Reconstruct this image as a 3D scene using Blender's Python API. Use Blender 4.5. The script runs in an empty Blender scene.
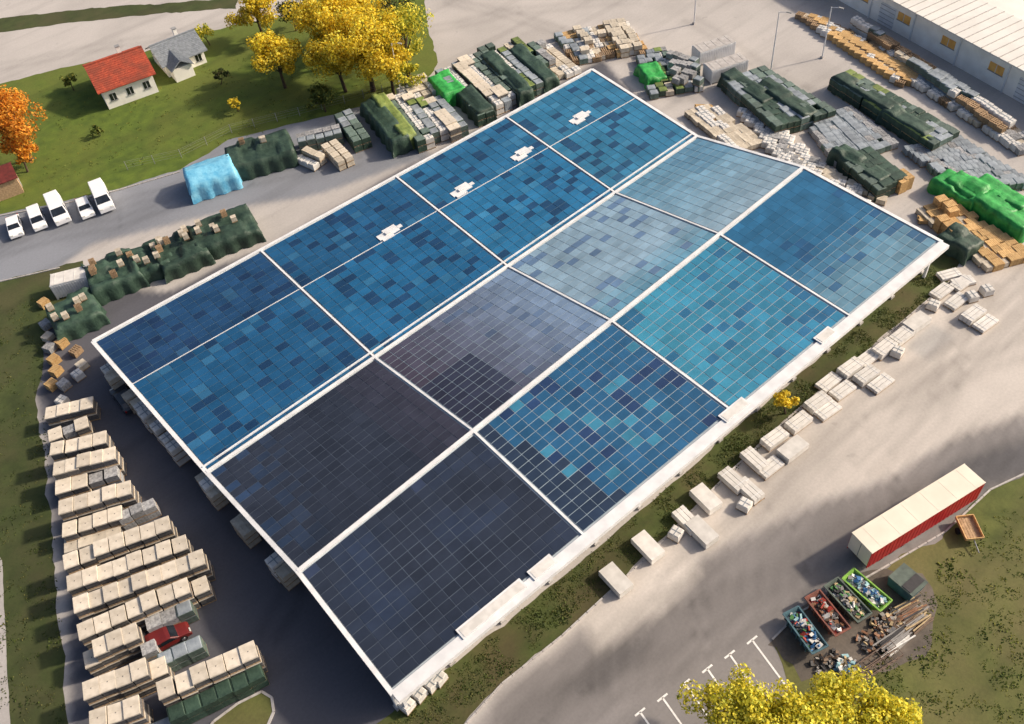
import bpy, math, random
import numpy as np
from mathutils import Vector, Matrix, noise
from mathutils.geometry import tessellate_polygon
random.seed(7)
sc=bpy.context.scene
# ------------------------------------------------------------------ camera (solved from the roof)
CX,CY,CZ,YAW,PIT,ROLL,F=-7.577,-31.25,77.09,0.634,0.8472,0.1227,925.2
fh=Vector((math.sin(YAW),math.cos(YAW),0)); rt=Vector((math.cos(YAW),-math.sin(YAW),0))
FW=fh*math.cos(PIT)+Vector((0,0,-math.sin(PIT))); UP=fh*math.sin(PIT)+Vector((0,0,math.cos(PIT)))
cR,sR=math.cos(ROLL),math.sin(ROLL)
def G(px,py,h=0.0):
    """survey: photo measurement -> site coordinates at height h"""
    a=px-512; b=362-py
    u=cR*a+sR*b; v=-sR*a+cR*b
    d=FW*F+rt*u+UP*v
    t=(h-CZ)/d.z
    return Vector((CX+d.x*t,CY+d.y*t,h))
cam=bpy.data.objects.new("camera",bpy.data.cameras.new("camera")); sc.collection.objects.link(cam)
cam.data.sensor_width=36; cam.data.lens=F/1024*36; cam.data.clip_end=5000
R_=rt*cR-UP*sR; U_=rt*sR+UP*cR
M=Matrix((R_,U_,-FW)).transposed().to_4x4(); M.translation=(CX,CY,CZ); cam.matrix_world=M
sc.camera=cam
sc.view_settings.view_transform='Standard'
# ------------------------------------------------------------------ light
sd=(G(385,425)-G(500,395)); sd.z=0; sd.normalize()          # shadow direction
EL=math.radians(33)
w=bpy.data.worlds.new("World"); sc.world=w; w.use_nodes=True
nt=w.node_tree; sky=nt.nodes.new('ShaderNodeTexSky'); sky.sky_type='NISHITA'; sky.sun_disc=False
sky.sun_elevation=EL; sky.sun_rotation=math.atan2(-sd.x,-sd.y); sky.dust_density=5.0; sky.air_density=.8
nt.links.new(sky.outputs[0],nt.nodes['Background'].inputs[0]); nt.nodes['Background'].inputs[1].default_value=0.15
sl=bpy.data.lights.new("sun",'SUN'); sl.energy=4.6; sl.angle=math.radians(3.0); sl.color=(1,.865,.69)
so=bpy.data.objects.new("sun",sl); sc.collection.objects.link(so)
dvec=Vector((sd.x*math.cos(EL),sd.y*math.cos(EL),-math.sin(EL)))
so.rotation_euler=dvec.to_track_quat('-Z','Y').to_euler(); so.location=(0,0,100)
# ------------------------------------------------------------------ materials
def lin(c):
    return tuple(((x/255)/12.92 if x/255<=.04045 else ((x/255+.055)/1.055)**2.4) for x in c)
MATS={}
def mat(name,c1,c2=None,scale=1.,rough=.85,metal=0.,bump=0.,rand=0.,c3=None,big=.05,spec=.4,detail=5):
    if name in MATS: return MATS[name]
    m=bpy.data.materials.new(name); m.use_nodes=True; n=m.node_tree; b=n.nodes['Principled BSDF']
    b.inputs['Roughness'].default_value=rough; b.inputs['Metallic'].default_value=metal
    b.inputs['Specular IOR Level'].default_value=spec
    c1=lin(c1); c2=lin(c2) if c2 else tuple(x*.75 for x in c1)
    tc=n.nodes.new('ShaderNodeTexCoord'); no=n.nodes.new('ShaderNodeTexNoise'); no.inputs['Scale'].default_value=scale; no.inputs['Detail'].default_value=detail
    n.links.new(tc.outputs['Object'],no.inputs['Vector'])
    rp=n.nodes.new('ShaderNodeValToRGB'); rp.color_ramp.elements[0].position=.35; rp.color_ramp.elements[1].position=.65
    rp.color_ramp.elements[0].color=(*c2,1); rp.color_ramp.elements[1].color=(*c1,1)
    n.links.new(no.outputs['Fac'],rp.inputs['Fac']); out=rp.outputs[0]
    if c3:
        c3=lin(c3); n2=n.nodes.new('ShaderNodeTexNoise'); n2.inputs['Scale'].default_value=big; n2.inputs['Detail'].default_value=7; n2.inputs['Roughness'].default_value=.62
        n.links.new(tc.outputs['Object'],n2.inputs['Vector'])
        r2=n.nodes.new('ShaderNodeValToRGB'); r2.color_ramp.elements[0].position=.42; r2.color_ramp.elements[1].position=.62
        n.links.new(n2.outputs['Fac'],r2.inputs['Fac'])
        mx=n.nodes.new('ShaderNodeMixRGB'); n.links.new(r2.outputs[0],mx.inputs[0]); n.links.new(out,mx.inputs[1]); mx.inputs[2].default_value=(*c3,1); out=mx.outputs[0]
    if rand:
        oi=n.nodes.new('ShaderNodeObjectInfo'); mr=n.nodes.new('ShaderNodeMapRange'); mr.inputs['To Min'].default_value=1-rand; mr.inputs['To Max'].default_value=1+rand*.6
        n.links.new(oi.outputs['Random'],mr.inputs['Value'])
        hs=n.nodes.new('ShaderNodeHueSaturation'); n.links.new(mr.outputs[0],hs.inputs['Value']); n.links.new(out,hs.inputs['Color']); out=hs.outputs[0]
    n.links.new(out,b.inputs['Base Color'])
    if bump:
        bp=n.nodes.new('ShaderNodeBump'); bp.inputs['Strength'].default_value=bump; bp.inputs['Distance'].default_value=.1
        nb=n.nodes.new('ShaderNodeTexNoise'); nb.inputs['Scale'].default_value=scale*3; nb.inputs['Detail'].default_value=6
        n.links.new(tc.outputs['Object'],nb.inputs['Vector']); n.links.new(nb.outputs['Fac'],bp.inputs['Height']); n.links.new(bp.outputs[0],b.inputs['Normal'])
    MATS[name]=m; return m
def finish_ground(m,stain_mul,lo=.8,hi=1.15,spots=None):
    n=m.node_tree; b=n.nodes['Principled BSDF']
    src=b.inputs['Base Color'].links[0].from_socket; tc=[x for x in n.nodes if x.type=='TEX_COORD'][0]
    def mul(src,fac,val=1.0):
        mu=n.nodes.new('ShaderNodeMixRGB'); mu.blend_type='MULTIPLY'; mu.inputs[0].default_value=val; n.links.new(src,mu.inputs[1]); n.links.new(fac,mu.inputs[2]); return mu.outputs[0]
    def nz(scale,detail,rough,fm,fM,tm,tM,map_=None):
        no=n.nodes.new('ShaderNodeTexNoise'); no.inputs['Scale'].default_value=scale; no.inputs['Detail'].default_value=detail; no.inputs['Roughness'].default_value=rough
        if map_:
            mp=n.nodes.new('ShaderNodeMapping'); mp.inputs['Scale'].default_value=map_[0]; mp.inputs['Rotation'].default_value=(0,0,map_[1]); n.links.new(tc.outputs['Object'],mp.inputs['Vector']); n.links.new(mp.outputs[0],no.inputs['Vector'])
        else: n.links.new(tc.outputs['Object'],no.inputs['Vector'])
        mr=n.nodes.new('ShaderNodeMapRange'); mr.inputs['From Min'].default_value=fm; mr.inputs['From Max'].default_value=fM; mr.inputs['To Min'].default_value=tm; mr.inputs['To Max'].default_value=tM
        n.links.new(no.outputs['Fac'],mr.inputs['Value']); return mr.outputs[0]
    src=mul(src,nz(3.5,8,.75,.3,.7,lo,hi))
    if stain_mul:
        src=mul(src,nz(.07,6,.55,.42,.68,1.0,stain_mul))
        src=mul(src,nz(.22,7,.55,.5,.74,1.0,stain_mul,((.12,1.6,1),.12)))
        if spots: src=mul(src,nz(.45,3,.5,.68,.74,1.0,spots))
    n.links.new(src,b.inputs['Base Color']); return m
def ground_mat(name,c1,c2,c3,big=.04,stain=.8,lo=.8,hi=1.15):
    return finish_ground(mat(name,c1,c2,.6,.92,0,.15,0,c3,big),stain,lo,hi)
def tintmat(name,rough=.92):
    m=bpy.data.materials.new(name); m.use_nodes=True; n=m.node_tree; b=n.nodes['Principled BSDF']; b.inputs['Roughness'].default_value=rough; b.inputs['Specular IOR Level'].default_value=.3
    at=n.nodes.new('ShaderNodeAttribute'); at.attribute_name='tint'; n.nodes.new('ShaderNodeTexCoord'); n.links.new(at.outputs['Color'],b.inputs['Base Color']); return m
# ------------------------------------------------------------------ mesh builder
class MB:
    def __init__(s): s.v=[];s.f=[];s.m=[];s.mats=[];s.cols=[]
    def mi(s,m):
        if m not in s.mats: s.mats.append(m)
        return s.mats.index(m)
    def face(s,pts,m,col=None):
        k=len(s.v); s.v+= [tuple(p) for p in pts]; s.f.append(tuple(range(k,k+len(pts)))); s.m.append(s.mi(m)); s.cols.append(col)
    def hexa(s,b,t,m,bottom=True,col=None):
        k=len(s.v); s.v+=[tuple(p) for p in b]+[tuple(p) for p in t]; n=len(b)
        fs=[tuple(k+n+i for i in range(n))]+[(k+i,k+(i+1)%n,k+n+(i+1)%n,k+n+i) for i in range(n)]
        if bottom: fs.append(tuple(k+n-1-i for i in range(n)))
        for f in fs: s.f.append(f); s.m.append(s.mi(m)); s.cols.append(col)
    def box(s,c,d,m,rz=0,taper=0,bottom=True,M=None):
        x,y,z=d[0]/2,d[1]/2,d[2]/2; q=1-taper
        P=[(-x,-y,-z),(x,-y,-z),(x,y,-z),(-x,y,-z),(-x*q,-y*q,z),(x*q,-y*q,z),(x*q,y*q,z),(-x*q,y*q,z)]
        Rm=Matrix.Rotation(rz,3,'Z') if M is None else M
        P=[Rm@Vector(p)+Vector(c) for p in P]
        s.hexa(P[:4],P[4:],m,bottom)
    def cyl(s,a,b,r0,r1,m,n=8):
        a=Vector(a);b=Vector(b); d=(b-a).normalized(); u=d.orthogonal().normalized(); v=d.cross(u)
        A=[a+(u*math.cos(6.28318*i/n)+v*math.sin(6.28318*i/n))*r0 for i in range(n)]
        B=[b+(u*math.cos(6.28318*i/n)+v*math.sin(6.28318*i/n))*r1 for i in range(n)]
        s.hexa(A,B,m)
    def mesh(s,name,smooth=False):
        me=bpy.data.meshes.new(name); me.from_pydata(s.v,[],s.f)
        for m in s.mats: me.materials.append(m)
        me.polygons.foreach_set('material_index',s.m)
        if any(c is not None for c in s.cols):
            ca=me.color_attributes.new('tint','FLOAT_COLOR','CORNER'); fl=[]
            for p,c in zip(me.polygons,s.cols):
                c=c or (.5,.5,.5); fl+=[c[0],c[1],c[2],1]*p.loop_total
            ca.data.foreach_set('color',fl)
        if smooth: me.polygons.foreach_set('use_smooth',[True]*len(me.polygons))
        me.update(); return me
    def obj(s,name,smooth=False,bevel=0):
        o=bpy.data.objects.new(name,s.mesh(name,smooth)); sc.collection.objects.link(o)
        if bevel:
            b=o.modifiers.new('b','BEVEL'); b.width=bevel; b.segments=2; b.limit_method='ANGLE'
        return o
def thing(o,label,cat,group=None,kind=None):
    o["label"]=label; o["category"]=cat
    if group: o["group"]=group
    if kind: o["kind"]=kind
    return o
def child(o,p): o.parent=p; return o
def poly(name,pts,z,m,jit=0.,world=False,kind='structure'):
    W=[Vector((p[0],p[1],0)) if world else G(p[0],p[1]) for p in pts]
    if jit:
        out=[]
        for i in range(len(W)):
            a,b=W[i],W[(i+1)%len(W)]; L=(b-a).length; k=max(1,min(160,int(L/.9)))
            for j in range(k):
                q=a.lerp(b,j/k); nn=noise.noise_vector(Vector((q.x*.35,q.y*.35,3)))+noise.noise_vector(Vector((q.x*1.3,q.y*1.3,8)))*.7
                out.append(q+Vector((nn.x,nn.y,0))*jit)
        W=out
    tr=tessellate_polygon([[Vector((p.x,p.y,0)) for p in W]])
    me=bpy.data.meshes.new(name); me.from_pydata([(p.x,p.y,z) for p in W],[],[tuple(t) for t in tr])
    for p in me.polygons:
        if p.normal.z<0: p.flip()
    me.materials.append(m); o=bpy.data.objects.new(name,me); sc.collection.objects.link(o); o["kind"]=kind
    return o
# ------------------------------------------------------------------ palette
CC=(184,178,173)
concrete=ground_mat('far_concrete',(184,178,173),(176,171,167),(168,163,159),.03,.84,.88,1.08)
grass_m=ground_mat('lawn_grass',(92,110,36),(74,92,30),(106,116,46),.07,.74)
verge_m=ground_mat('rough_grass',(70,80,40),(58,68,32),(76,76,46),.12,.74)
wild_m=ground_mat('wild_grass',(98,104,52),(82,90,42),(112,106,66),.06,.74)
strip_m=ground_mat('strip_grass',(78,88,42),(66,76,34),(86,80,50),.16,.74)
dirt_m=ground_mat('dirt',(128,118,108),(110,100,92),(90,84,78),.1,.74)
far_m=ground_mat('far_field',(96,100,56),(78,84,44),(130,118,80),.01)
white_p=mat('white_paint',(240,238,234),(222,218,212),3,.6)
kerb_m=mat('kerb_stone',(186,182,178),(164,158,154),2,.9)
steel=mat('white_steel',(226,226,226),(208,208,208),.8,.5)
roofw=mat('roof_sheet',(176,186,192),(150,160,168),.5,.5)
wallm=mat('grey_wall',(158,158,158),(128,128,128),.6,.8)
wood=mat('pallet_wood',(178,150,118),(146,120,92),4,.9,rand=.3)
ywood=mat('new_wood',(216,180,124),(188,148,98),4,.85,rand=.25)
beige=mat('beige_board',(214,203,186),(192,181,164),1.5,.85,rand=.18)
greyblk=mat('grey_block',(120,116,112),(90,88,88),6,.95,rand=.25)
pav=mat('paver_grey',(168,168,168),(130,130,132),5,.95,rand=.3)
pale=mat('pale_stone',(222,218,212),(202,198,192),1.2,.9,rand=.12)
cream=mat('cream_stone',(208,198,180),(184,172,154),2,.9,rand=.2)
dgreen=mat('dark_green_tarp',(62,84,70),(42,62,52),1.2,.55,bump=.6,rand=.25)
lgreen=mat('dull_green_net',(108,124,116),(80,98,90),1.6,.7,bump=.6,rand=.35)
ggreen=mat('bright_green_tarp',(60,168,78),(36,128,56),1.2,.5,bump=.5)
ygreen=mat('yellow_green_tarp',(130,144,78),(96,114,60),1.2,.6,bump=.5,rand=.3)
bluet=mat('light_blue_tarp',(134,200,226),(92,168,204),1.2,.5,bump=.5)
greyt=mat('grey_tarp',(156,164,170),(124,132,140),1.2,.6,bump=.5,rand=.25)
black=mat('black_rubber',(26,26,28),(18,18,20),3,.8)
glass=mat('dark_glass',(36,42,50),(24,28,34),1,.12,spec=.8)
silver=mat('alloy',(160,160,165),(130,130,135),2,.35,metal=.8)
carw=mat('white_car_paint',(238,238,238),(230,230,232),1,.3,spec=.6)
cardk=mat('dark_car_paint',(52,60,70),(46,52,60),1,.3,spec=.6)
cared=mat('red_car_paint',(110,34,32),(96,28,28),1,.4,spec=.5)
lampm=mat('headlight_glass',(230,230,220),(210,210,205),1,.2)
redlm=mat('tail_light',(170,20,18),(140,14,12),1,.3)
tile=mat('red_roof_tile',(182,84,58),(148,62,46),2.5,.9,bump=.4,c3=(136,68,52),big=.5)
gtile=mat('grey_roof_tile',(140,146,152),(118,124,130),2.5,.8,bump=.4)
plaster=mat('white_plaster',(248,244,236),(236,231,222),.6,.9)
wroof=mat('white_metal_roof',(226,222,214),(214,210,202),.3,.6)
redt=mat('red_curtain',(186,40,42),(166,32,32),.8,.55)
creamt=mat('cream_roof_fabric',(230,220,202),(218,208,190),.5,.6)
orange=mat('orange_window',(240,184,100),(220,156,80),1,.6)
bark=mat('bark',(92,76,60),(66,54,44),4,.95)
rust=mat('rusty_steel',(128,108,94),(98,84,76),3,.85)
# ------------------------------------------------------------------ ground sheets
poly('ground',[(-2500,-2500),(2500,-2500),(2500,2500),(-2500,2500)],-.05,far_m,world=True)
poly('outer_yard',[(-400,1300),(-400,-230),(1500,-230),(1500,1300)],-.01,concrete)
REG=[('concrete_yard',None,CC),
 ('service_road',[(-160,330),(0,284),(60,268),(95,244),(250,205),(300,198),(380,175),(430,155),(425,100),(340,110),(230,135),(180,168),(120,186),(0,210),(-160,240)],(134,137,144)),
 ('dark_yard',[(60,300),(100,285),(170,290),(260,250),(330,210),(600,60),(700,150),(560,400),(420,690),(375,900),(60,900),(70,600),(50,500),(40,420),(36,340)],(90,90,97)),
 ('apron',[(470,745),(560,636),(640,560),(730,470),(800,405),(870,345),(945,280),(960,262),(1090,180),(1150,420),(1024,420),(960,440),(880,475),(780,520),(700,556),(640,598),(610,640),(560,690),(520,745)],(198,190,182)),
 ('road',[(380,900),(450,760),(505,690),(580,632),(640,598),(700,560),(780,522),(880,480),(960,440),(1024,412),(1250,340),(1250,520),(980,540),(880,620),(800,700),(800,900)],(143,138,136)),
 ('road',[(920,486),(960,464),(1024,436),(1250,360),(1250,450),(1024,474),(985,492)],(106,104,106)),
 ('apron',[(600,655),(668,604),(706,566),(664,560),(612,600),(586,634)],(208,200,192)),
 ('apron',[(905,345),(935,322),(960,336),(930,360)],(176,172,168)),
 ('road',[(560,690),(620,650),(660,640),(600,690)],(126,122,121))]
def pip(P,X,Y):
    ins=np.zeros(X.shape,bool); n=len(P)
    for i in range(n):
        x0,y0=P[i]; x1,y1=P[(i+1)%n]
        if y0==y1: continue
        c=((y0>Y)!=(y1>Y))&(X<(x1-x0)*(Y-y0)/(y1-y0)+x0); ins^=c
    return ins
def paving():
    cell=.7; x0,x1,y0,y1=-75,185,-75,205
    xs=np.arange(x0,x1,cell); ys=np.arange(y0,y1,cell); X,Y=np.meshgrid(xs,ys)
    polys=[None]+[[(G(*p).x,G(*p).y) for p in r[1]] for r in REG[1:]]
    wx=np.sin(X*.31+Y*.17)*.5+np.sin(Y*.43-X*.11)*.5; wy=np.sin(X*.23-Y*.29)*.5+np.cos(X*.51)*.4
    col=np.zeros(X.shape+(3,)); K=10
    for k in range(K):
        a=6.283*k/K; r=(.2 if k%2 else .6)
        dx=X+wx*.4+math.cos(a)*r; dy=Y+wy*.4+math.sin(a)*r
        c=np.zeros(X.shape+(3,)); c[:]=lin(REG[0][2])
        for (nm,_,cc),P in list(zip(REG,polys))[1:]:
            c[pip(P,dx,dy)]=lin(cc)
        col+=c/K
    def tracks(pts,wd,f,gap=1.9):
        nonlocal col
        W=[G(*p) for p in pts]
        for a,b in zip(W,W[1:]):
            d=b-a; L=d.length; t=((X-a.x)*d.x+(Y-a.y)*d.y)/L/L; dist=((X-a.x)*d.y-(Y-a.y)*d.x)/L+np.sin(t*6+a.x)*.3
            m=(t>-.02)&(t<1.02)
            for s in (-gap/2,gap/2):
                g=np.exp(-((dist-s)/wd)**2)*m; col*=(1-f*g)[...,None]
    for off in (0,14,-14,30,-26):
        tracks([(500,740+off),(600,668+off),(700,612+off),(800,560+off),(900,510+off),(1024,448+off)],.5,.2)
    for off in (0,18,-22): tracks([(660,590+off),(760,500+off),(860,410+off),(960,350+off),(1060,270+off)],.5,.13)
    tracks([(860,470),(950,380),(1060,330)],.6,.15); tracks([(900,460),(940,400),(960,330),(990,280)],.6,.13)
    tracks([(0,250),(120,222),(250,180),(360,160)],.6,.16); tracks([(0,238),(120,206),(250,166)],.6,.14)
    tracks([(450,0),(560,30),(640,60),(720,110)],.8,.14); tracks([(690,20),(800,90),(920,160),(1010,190)],.8,.13); tracks([(430,30),(520,10),(640,0)],.8,.12)
    tracks([(270,640),(300,560),(240,520),(180,430),(110,340)],.7,.2); tracks([(0,66),(120,44),(240,22)],.7,.12)
    cls=np.zeros((len(ys)-1,len(xs)-1),int); CX_,CY_=X[:-1,:-1]+cell/2,Y[:-1,:-1]+cell/2
    for i,P in enumerate(polys):
        if i: cls[pip(P,CX_,CY_)]=i
    m=tintmat('worn_paving'); finish_ground(m,.82,.88,1.08,.86)
    ny,nx=X.shape; names={}
    for i,r in enumerate(REG): names.setdefault(r[0],[]).append(i)
    for nm,ids in names.items():
        J,I=np.nonzero(np.isin(cls,ids))
        q=np.stack([J*nx+I,J*nx+I+1,(J+1)*nx+I+1,(J+1)*nx+I],1)
        uq,inv=np.unique(q,return_inverse=True); inv=inv.reshape(q.shape)
        vx=X.ravel()[uq];vy=Y.ravel()[uq]; me=bpy.data.meshes.new(nm)
        me.from_pydata(np.stack([vx,vy,np.zeros_like(vx)],1).tolist(),[],inv.tolist())
        ca=me.color_attributes.new('tint','FLOAT_COLOR','POINT'); c=col.reshape(-1,3)[uq]; ca.data.foreach_set('color',np.concatenate([c,np.ones((len(c),1))],1).ravel())
        me.materials.append(m); o=bpy.data.objects.new(nm,me); sc.collection.objects.link(o); o["kind"]='structure'
paving()
poly('grass_strip',[(-80,48),(0,32),(120,17),(235,8),(240,-2),(120,6),(0,18),(-80,34)],.012,verge_m,.5)
poly('lawn',[(-80,98),(0,84),(60,68),(150,50),(215,30),(240,24),(300,14),(335,-20),(420,-20),(428,30),(440,62),(420,88),(385,100),(340,112),(300,122),(230,140),(180,170),(120,188),(60,202),(0,214),(-80,232)],.012,grass_m,.4)
poly('verge',[(-120,310),(0,282),(60,266),(82,262),(88,292),(46,330),(36,400),(48,500),(58,600),(76,780),(-120,780)],.012,verge_m,.4)
poly('footpath',[(-30,520),(2,560),(12,760),(-8,760),(-14,640),(-40,540)],.016,concrete,.1)
poly('planting_strip',[(350,745),(392,712),(520,612),(600,545),(740,425),(850,330),(944,246),(962,258),(946,283),(870,348),(798,408),(728,472),(640,562),(560,636),(500,684),(455,735)],.012,strip_m,.25)
poly('rough_ground',[(1120,430),(1024,474),(990,490),(945,532),(880,570),(850,587),(800,612),(772,640),(786,680),(800,760),(1120,780)],.012,wild_m,.5)
poly('dirt_patch',[(768,640),(800,606),(850,580),(885,566),(925,575),(938,600),(930,640),(900,668),(850,690),(800,680)],.016,dirt_m,.7)
def kerb(name,pts,wd=.16,h=.13):
    mb=MB(); W=[G(*p) for p in pts]
    for a,b in zip(W,W[1:]):
        d=(b-a); L=d.length; n=Vector((-d.y,d.x,0)).normalized()*wd/2
        k=max(1,int(L/1.0))
        for i in range(k):
            p=a.lerp(b,i/k+.004); q=a.lerp(b,(i+1)/k-.004)
            mb.hexa([p-n,q-n,q+n,p+n],[v+Vector((0,0,h)) for v in (p-n,q-n,q+n,p+n)],kerb_m)
    o=mb.obj(name); o["kind"]="structure"
kerb('kerb_edge',[(458,733),(502,684),(562,636),(642,562),(730,472),(800,408),(872,348),(948,283)])
kerb('kerb_edge',[(772,640),(800,612),(850,587),(880,570),(945,532),(990,490),(1024,474),(1100,440)])
kerb('kerb_edge',[(-60,236),(0,216),(60,205),(120,190),(180,172)])
kerb('kerb_edge',[(-60,298),(0,282),(60,268)])
isl=[(200,740),(214,722),(238,704),(262,692),(272,698),(274,712),(262,740)]
poly('planted_island',isl,.10,wild_m); kerb('kerb_edge',isl,.22,.14)
mk=MB()
def line(p,q,wd=.17):
    a,b=G(*p),G(*q); d=(b-a); n=Vector((-d.y,d.x,0)).normalized()*wd/2; z=Vector((0,0,.018))
    mk.face([a-n+z,b-n+z,b+n+z,a+n+z],white_p)
for i in range(6):
    t=i/5; p=(640+112*t,712-72*t); q=(p[0]+(24 if i<5 else 40),p[1]+(34 if i<5 else 54)); line(p,q); line((p[0]-5,p[1]+4),(p[0]+5,p[1]-4))
for i in (1,2): line((640-22.4*i,712+14.4*i),(664-22.4*i,746+14.4*i))
mk.obj('parking_marking')["kind"]="structure"
# ------------------------------------------------------------------ main building
HS={'A':5.2,'R1':4.74,'V':3.9,'R2':6.1,'D':5.0}
EN={'A':((93,342),(592,70)),'R1':((137,393),(641,101)),'V':((207,473),(697,137)),'R2':((298,572),(803,168)),'D':((393,695),(942,243))}
CR={'A':[(265,252),(400,178),(508,117)],'R1':[(303,292),(440,207),(546,147)],'V':[(373,355),(505,265),(612,190)],'R2':[(470,432),(607,322),(717,235)],'D':[(580,535),(728,412),(848,318)]}
ks=['A','R1','V','R2','D']; LN={}
for k in ks:
    h=HS[k]; a=G(*EN[k][0],h); b=G(*EN[k][1],h)
    ts=[0]
    for c in CR[k]:
        q=G(*c,h); ts.append((q-a).dot(b-a)/(b-a).length_squared)
    LN[k]=(a,b,ts+[1])
for i in range(1,4):
    av=sum(LN[k][2][i] for k in ks)/5
    for k in ks: LN[k][2][i]=LN[k][2][i]*.45+av*.55
def node(k,i): a,b,t=LN[k]; return a.lerp(b,t[i])
f0=.36; A0,V0=LN['A'],LN['V']
LN['R1']=(A0[0].lerp(V0[0],f0),A0[1].lerp(V0[1],f0+.08),[A0[2][i]*(1-f0)+V0[2][i]*f0 for i in range(5)])
base=bpy.data.objects.new('warehouse',None); sc.collection.objects.link(base); base.location=(LN['D'][0].x,LN['D'][0].y,0)
bpy.context.view_layer.update()
thing(base,"long white shed with large roof covered in blue solar panels","warehouse")
def part(o):
    o.parent=base; o.matrix_parent_inverse=base.matrix_world.inverted(); return o
rm=MB()
for k1,k2 in zip(ks,ks[1:]):
    a,b=LN[k1][0],LN[k1][1]; c,d=LN[k2][1],LN[k2][0]
    dn=Vector((0,0,-.22)); rm.hexa([a+dn,b+dn,c+dn,d+dn],[a,b,c,d],roofw)
roof=part(rm.obj('roof'))
def beam(mb,a,b,wd,h,m,up=.0):
    d=(b-a).normalized(); n=Vector((-d.y,d.x,0)).normalized()*wd/2; z0=Vector((0,0,up-h)); z1=Vector((0,0,up))
    mb.hexa([a-n+z0,b-n+z0,b+n+z0,a+n+z0],[a-n+z1,b-n+z1,b+n+z1,a+n+z1],m)
tm=MB()
for k,wd,up in (('A',.36,.2),('V',.36,.22),('R2',.4,.2),('R1',.07,.125)):
    a,b,_=LN[k]; beam(tm,a,b,wd,.35 if k!='R1' else .1,steel,up)
a,b,_=LN['V']; off=Vector((0,.75,0)); beam(tm,a+off,b+off,.14,.2,steel,.32)
a,b,_=LN['D']; off=Vector((0,-.3,0)); beam(tm,a+off,b+off,1.15,.5,steel,.2)
for i in range(5):
    for j,(k1,k2) in enumerate(zip(ks,ks[1:])):
        wd=.42 if i in (0,4) else .22
        beam(tm,node(k1,i),node(k2,i),wd,.3 if i in (0,4) else .15,steel,.18+.004*j+(.002*i))
part(tm.obj('roof_trim'))
def wallrun(k,inset,panel):
    a,b,_=LN[k]; n=int((b-a).length/5.6)
    for i in range(n+1):
        p=a.lerp(b,(i+.04)/(n+.08)); p=Vector((p.x,p.y+inset,0)); mb=MB(); hh=HS[k]-.3
        mb.box((p.x,p.y,hh/2),(.35,.35,hh),steel); mb.box((p.x,p.y,.15),(.6,.6,.3),kerb_m)
        part(mb.obj('column'))
    if panel:
        for i in range(n):
            p=a.lerp(b,i/n);q=a.lerp(b,(i+1)/n); mb=MB(); p=Vector((p.x+.25,p.y+inset,0)); q=Vector((q.x-.25,q.y+inset,0))
            mid=(p+q)/2; ang=math.atan2(q.y-p.y,q.x-p.x); L=(q-p).length
            mb.box((mid.x,mid.y+.1,1.9),(L,.12,3.8),wallm,ang)
            for s in range(int(L/.5)): 
                c=p.lerp(q,(s+.5)/int(L/.5)); mb.box((c.x,c.y+.02,1.9),(.06,.08,3.7),steel,ang)
            part(mb.obj('wall'))
wallrun('D',1.1,True); wallrun('A',-.8,True)
for i in (0,1):
    for k1,k2 in zip(ks,ks[1:]):
        a=LN[k1][i];b=LN[k2][i]
        for s in range(3):
            p=a.lerp(b,s/2); mb=MB(); hh=min(a.z,b.z)-.4
            mb.box((p.x+(.7 if i==0 else -.7),p.y-.4*(s==0)+.4*(s==2),hh/2),(.3,.3,hh),steel)
            part(mb.obj('column'))
# solar arrays
pm=tintmat('solar_cell',.35); n=pm.node_tree; b=n.nodes['Principled BSDF']; at=[x for x in n.nodes if x.type=='ATTRIBUTE'][0]; tc=[x for x in n.nodes if x.type=='TEX_COORD'][0]
nz=n.nodes.new('ShaderNodeTexNoise'); nz.inputs['Scale'].default_value=.35; nz.inputs['Detail'].default_value=8; nz.inputs['Roughness'].default_value=.68
n.links.new(tc.outputs['Object'],nz.inputs['Vector']); mr=n.nodes.new('ShaderNodeMapRange'); mr.inputs['To Min'].default_value=.5; mr.inputs['To Max'].default_value=1.5
n.links.new(nz.outputs['Fac'],mr.inputs['Value']); mu=n.nodes.new('ShaderNodeMixRGB'); mu.blend_type='MULTIPLY'; mu.inputs[0].default_value=1
n.links.new(at.outputs['Color'],mu.inputs[1]); n.links.new(mr.outputs[0],mu.inputs[2]); n.links.new(mu.outputs[0],b.inputs['Base Color'])
b.inputs['Specular IOR Level'].default_value=.25
frame_l=mat('panel_frame_light',(146,162,172),(126,142,154),1,.5)
frame_d=mat('panel_frame_blue',(84,112,132),(66,94,114),1,.5)
frame_k=mat('panel_frame_navy',(82,92,106),(64,74,88),1,.5)
BL=lambda a,b,c,d,u,v:(a.lerp(b,u)).lerp(d.lerp(c,u),v)
def mixc(c1,c2,t): t=max(0,min(1,t)); return tuple(x+(y-x)*t for x,y in zip(c1,c2))
PAN_SKY_TINT={ (0,0):(32,66,102),(0,1):(32,80,118),(0,2):(38,94,132),(0,3):(46,106,140),  # bay tints: reflected sky is painted into the module base colours
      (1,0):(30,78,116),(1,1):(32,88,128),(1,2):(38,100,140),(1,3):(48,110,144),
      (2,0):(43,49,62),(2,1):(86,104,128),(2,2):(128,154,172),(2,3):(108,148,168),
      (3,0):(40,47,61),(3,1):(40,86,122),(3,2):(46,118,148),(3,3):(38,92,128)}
rng=random.Random(3)
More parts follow.
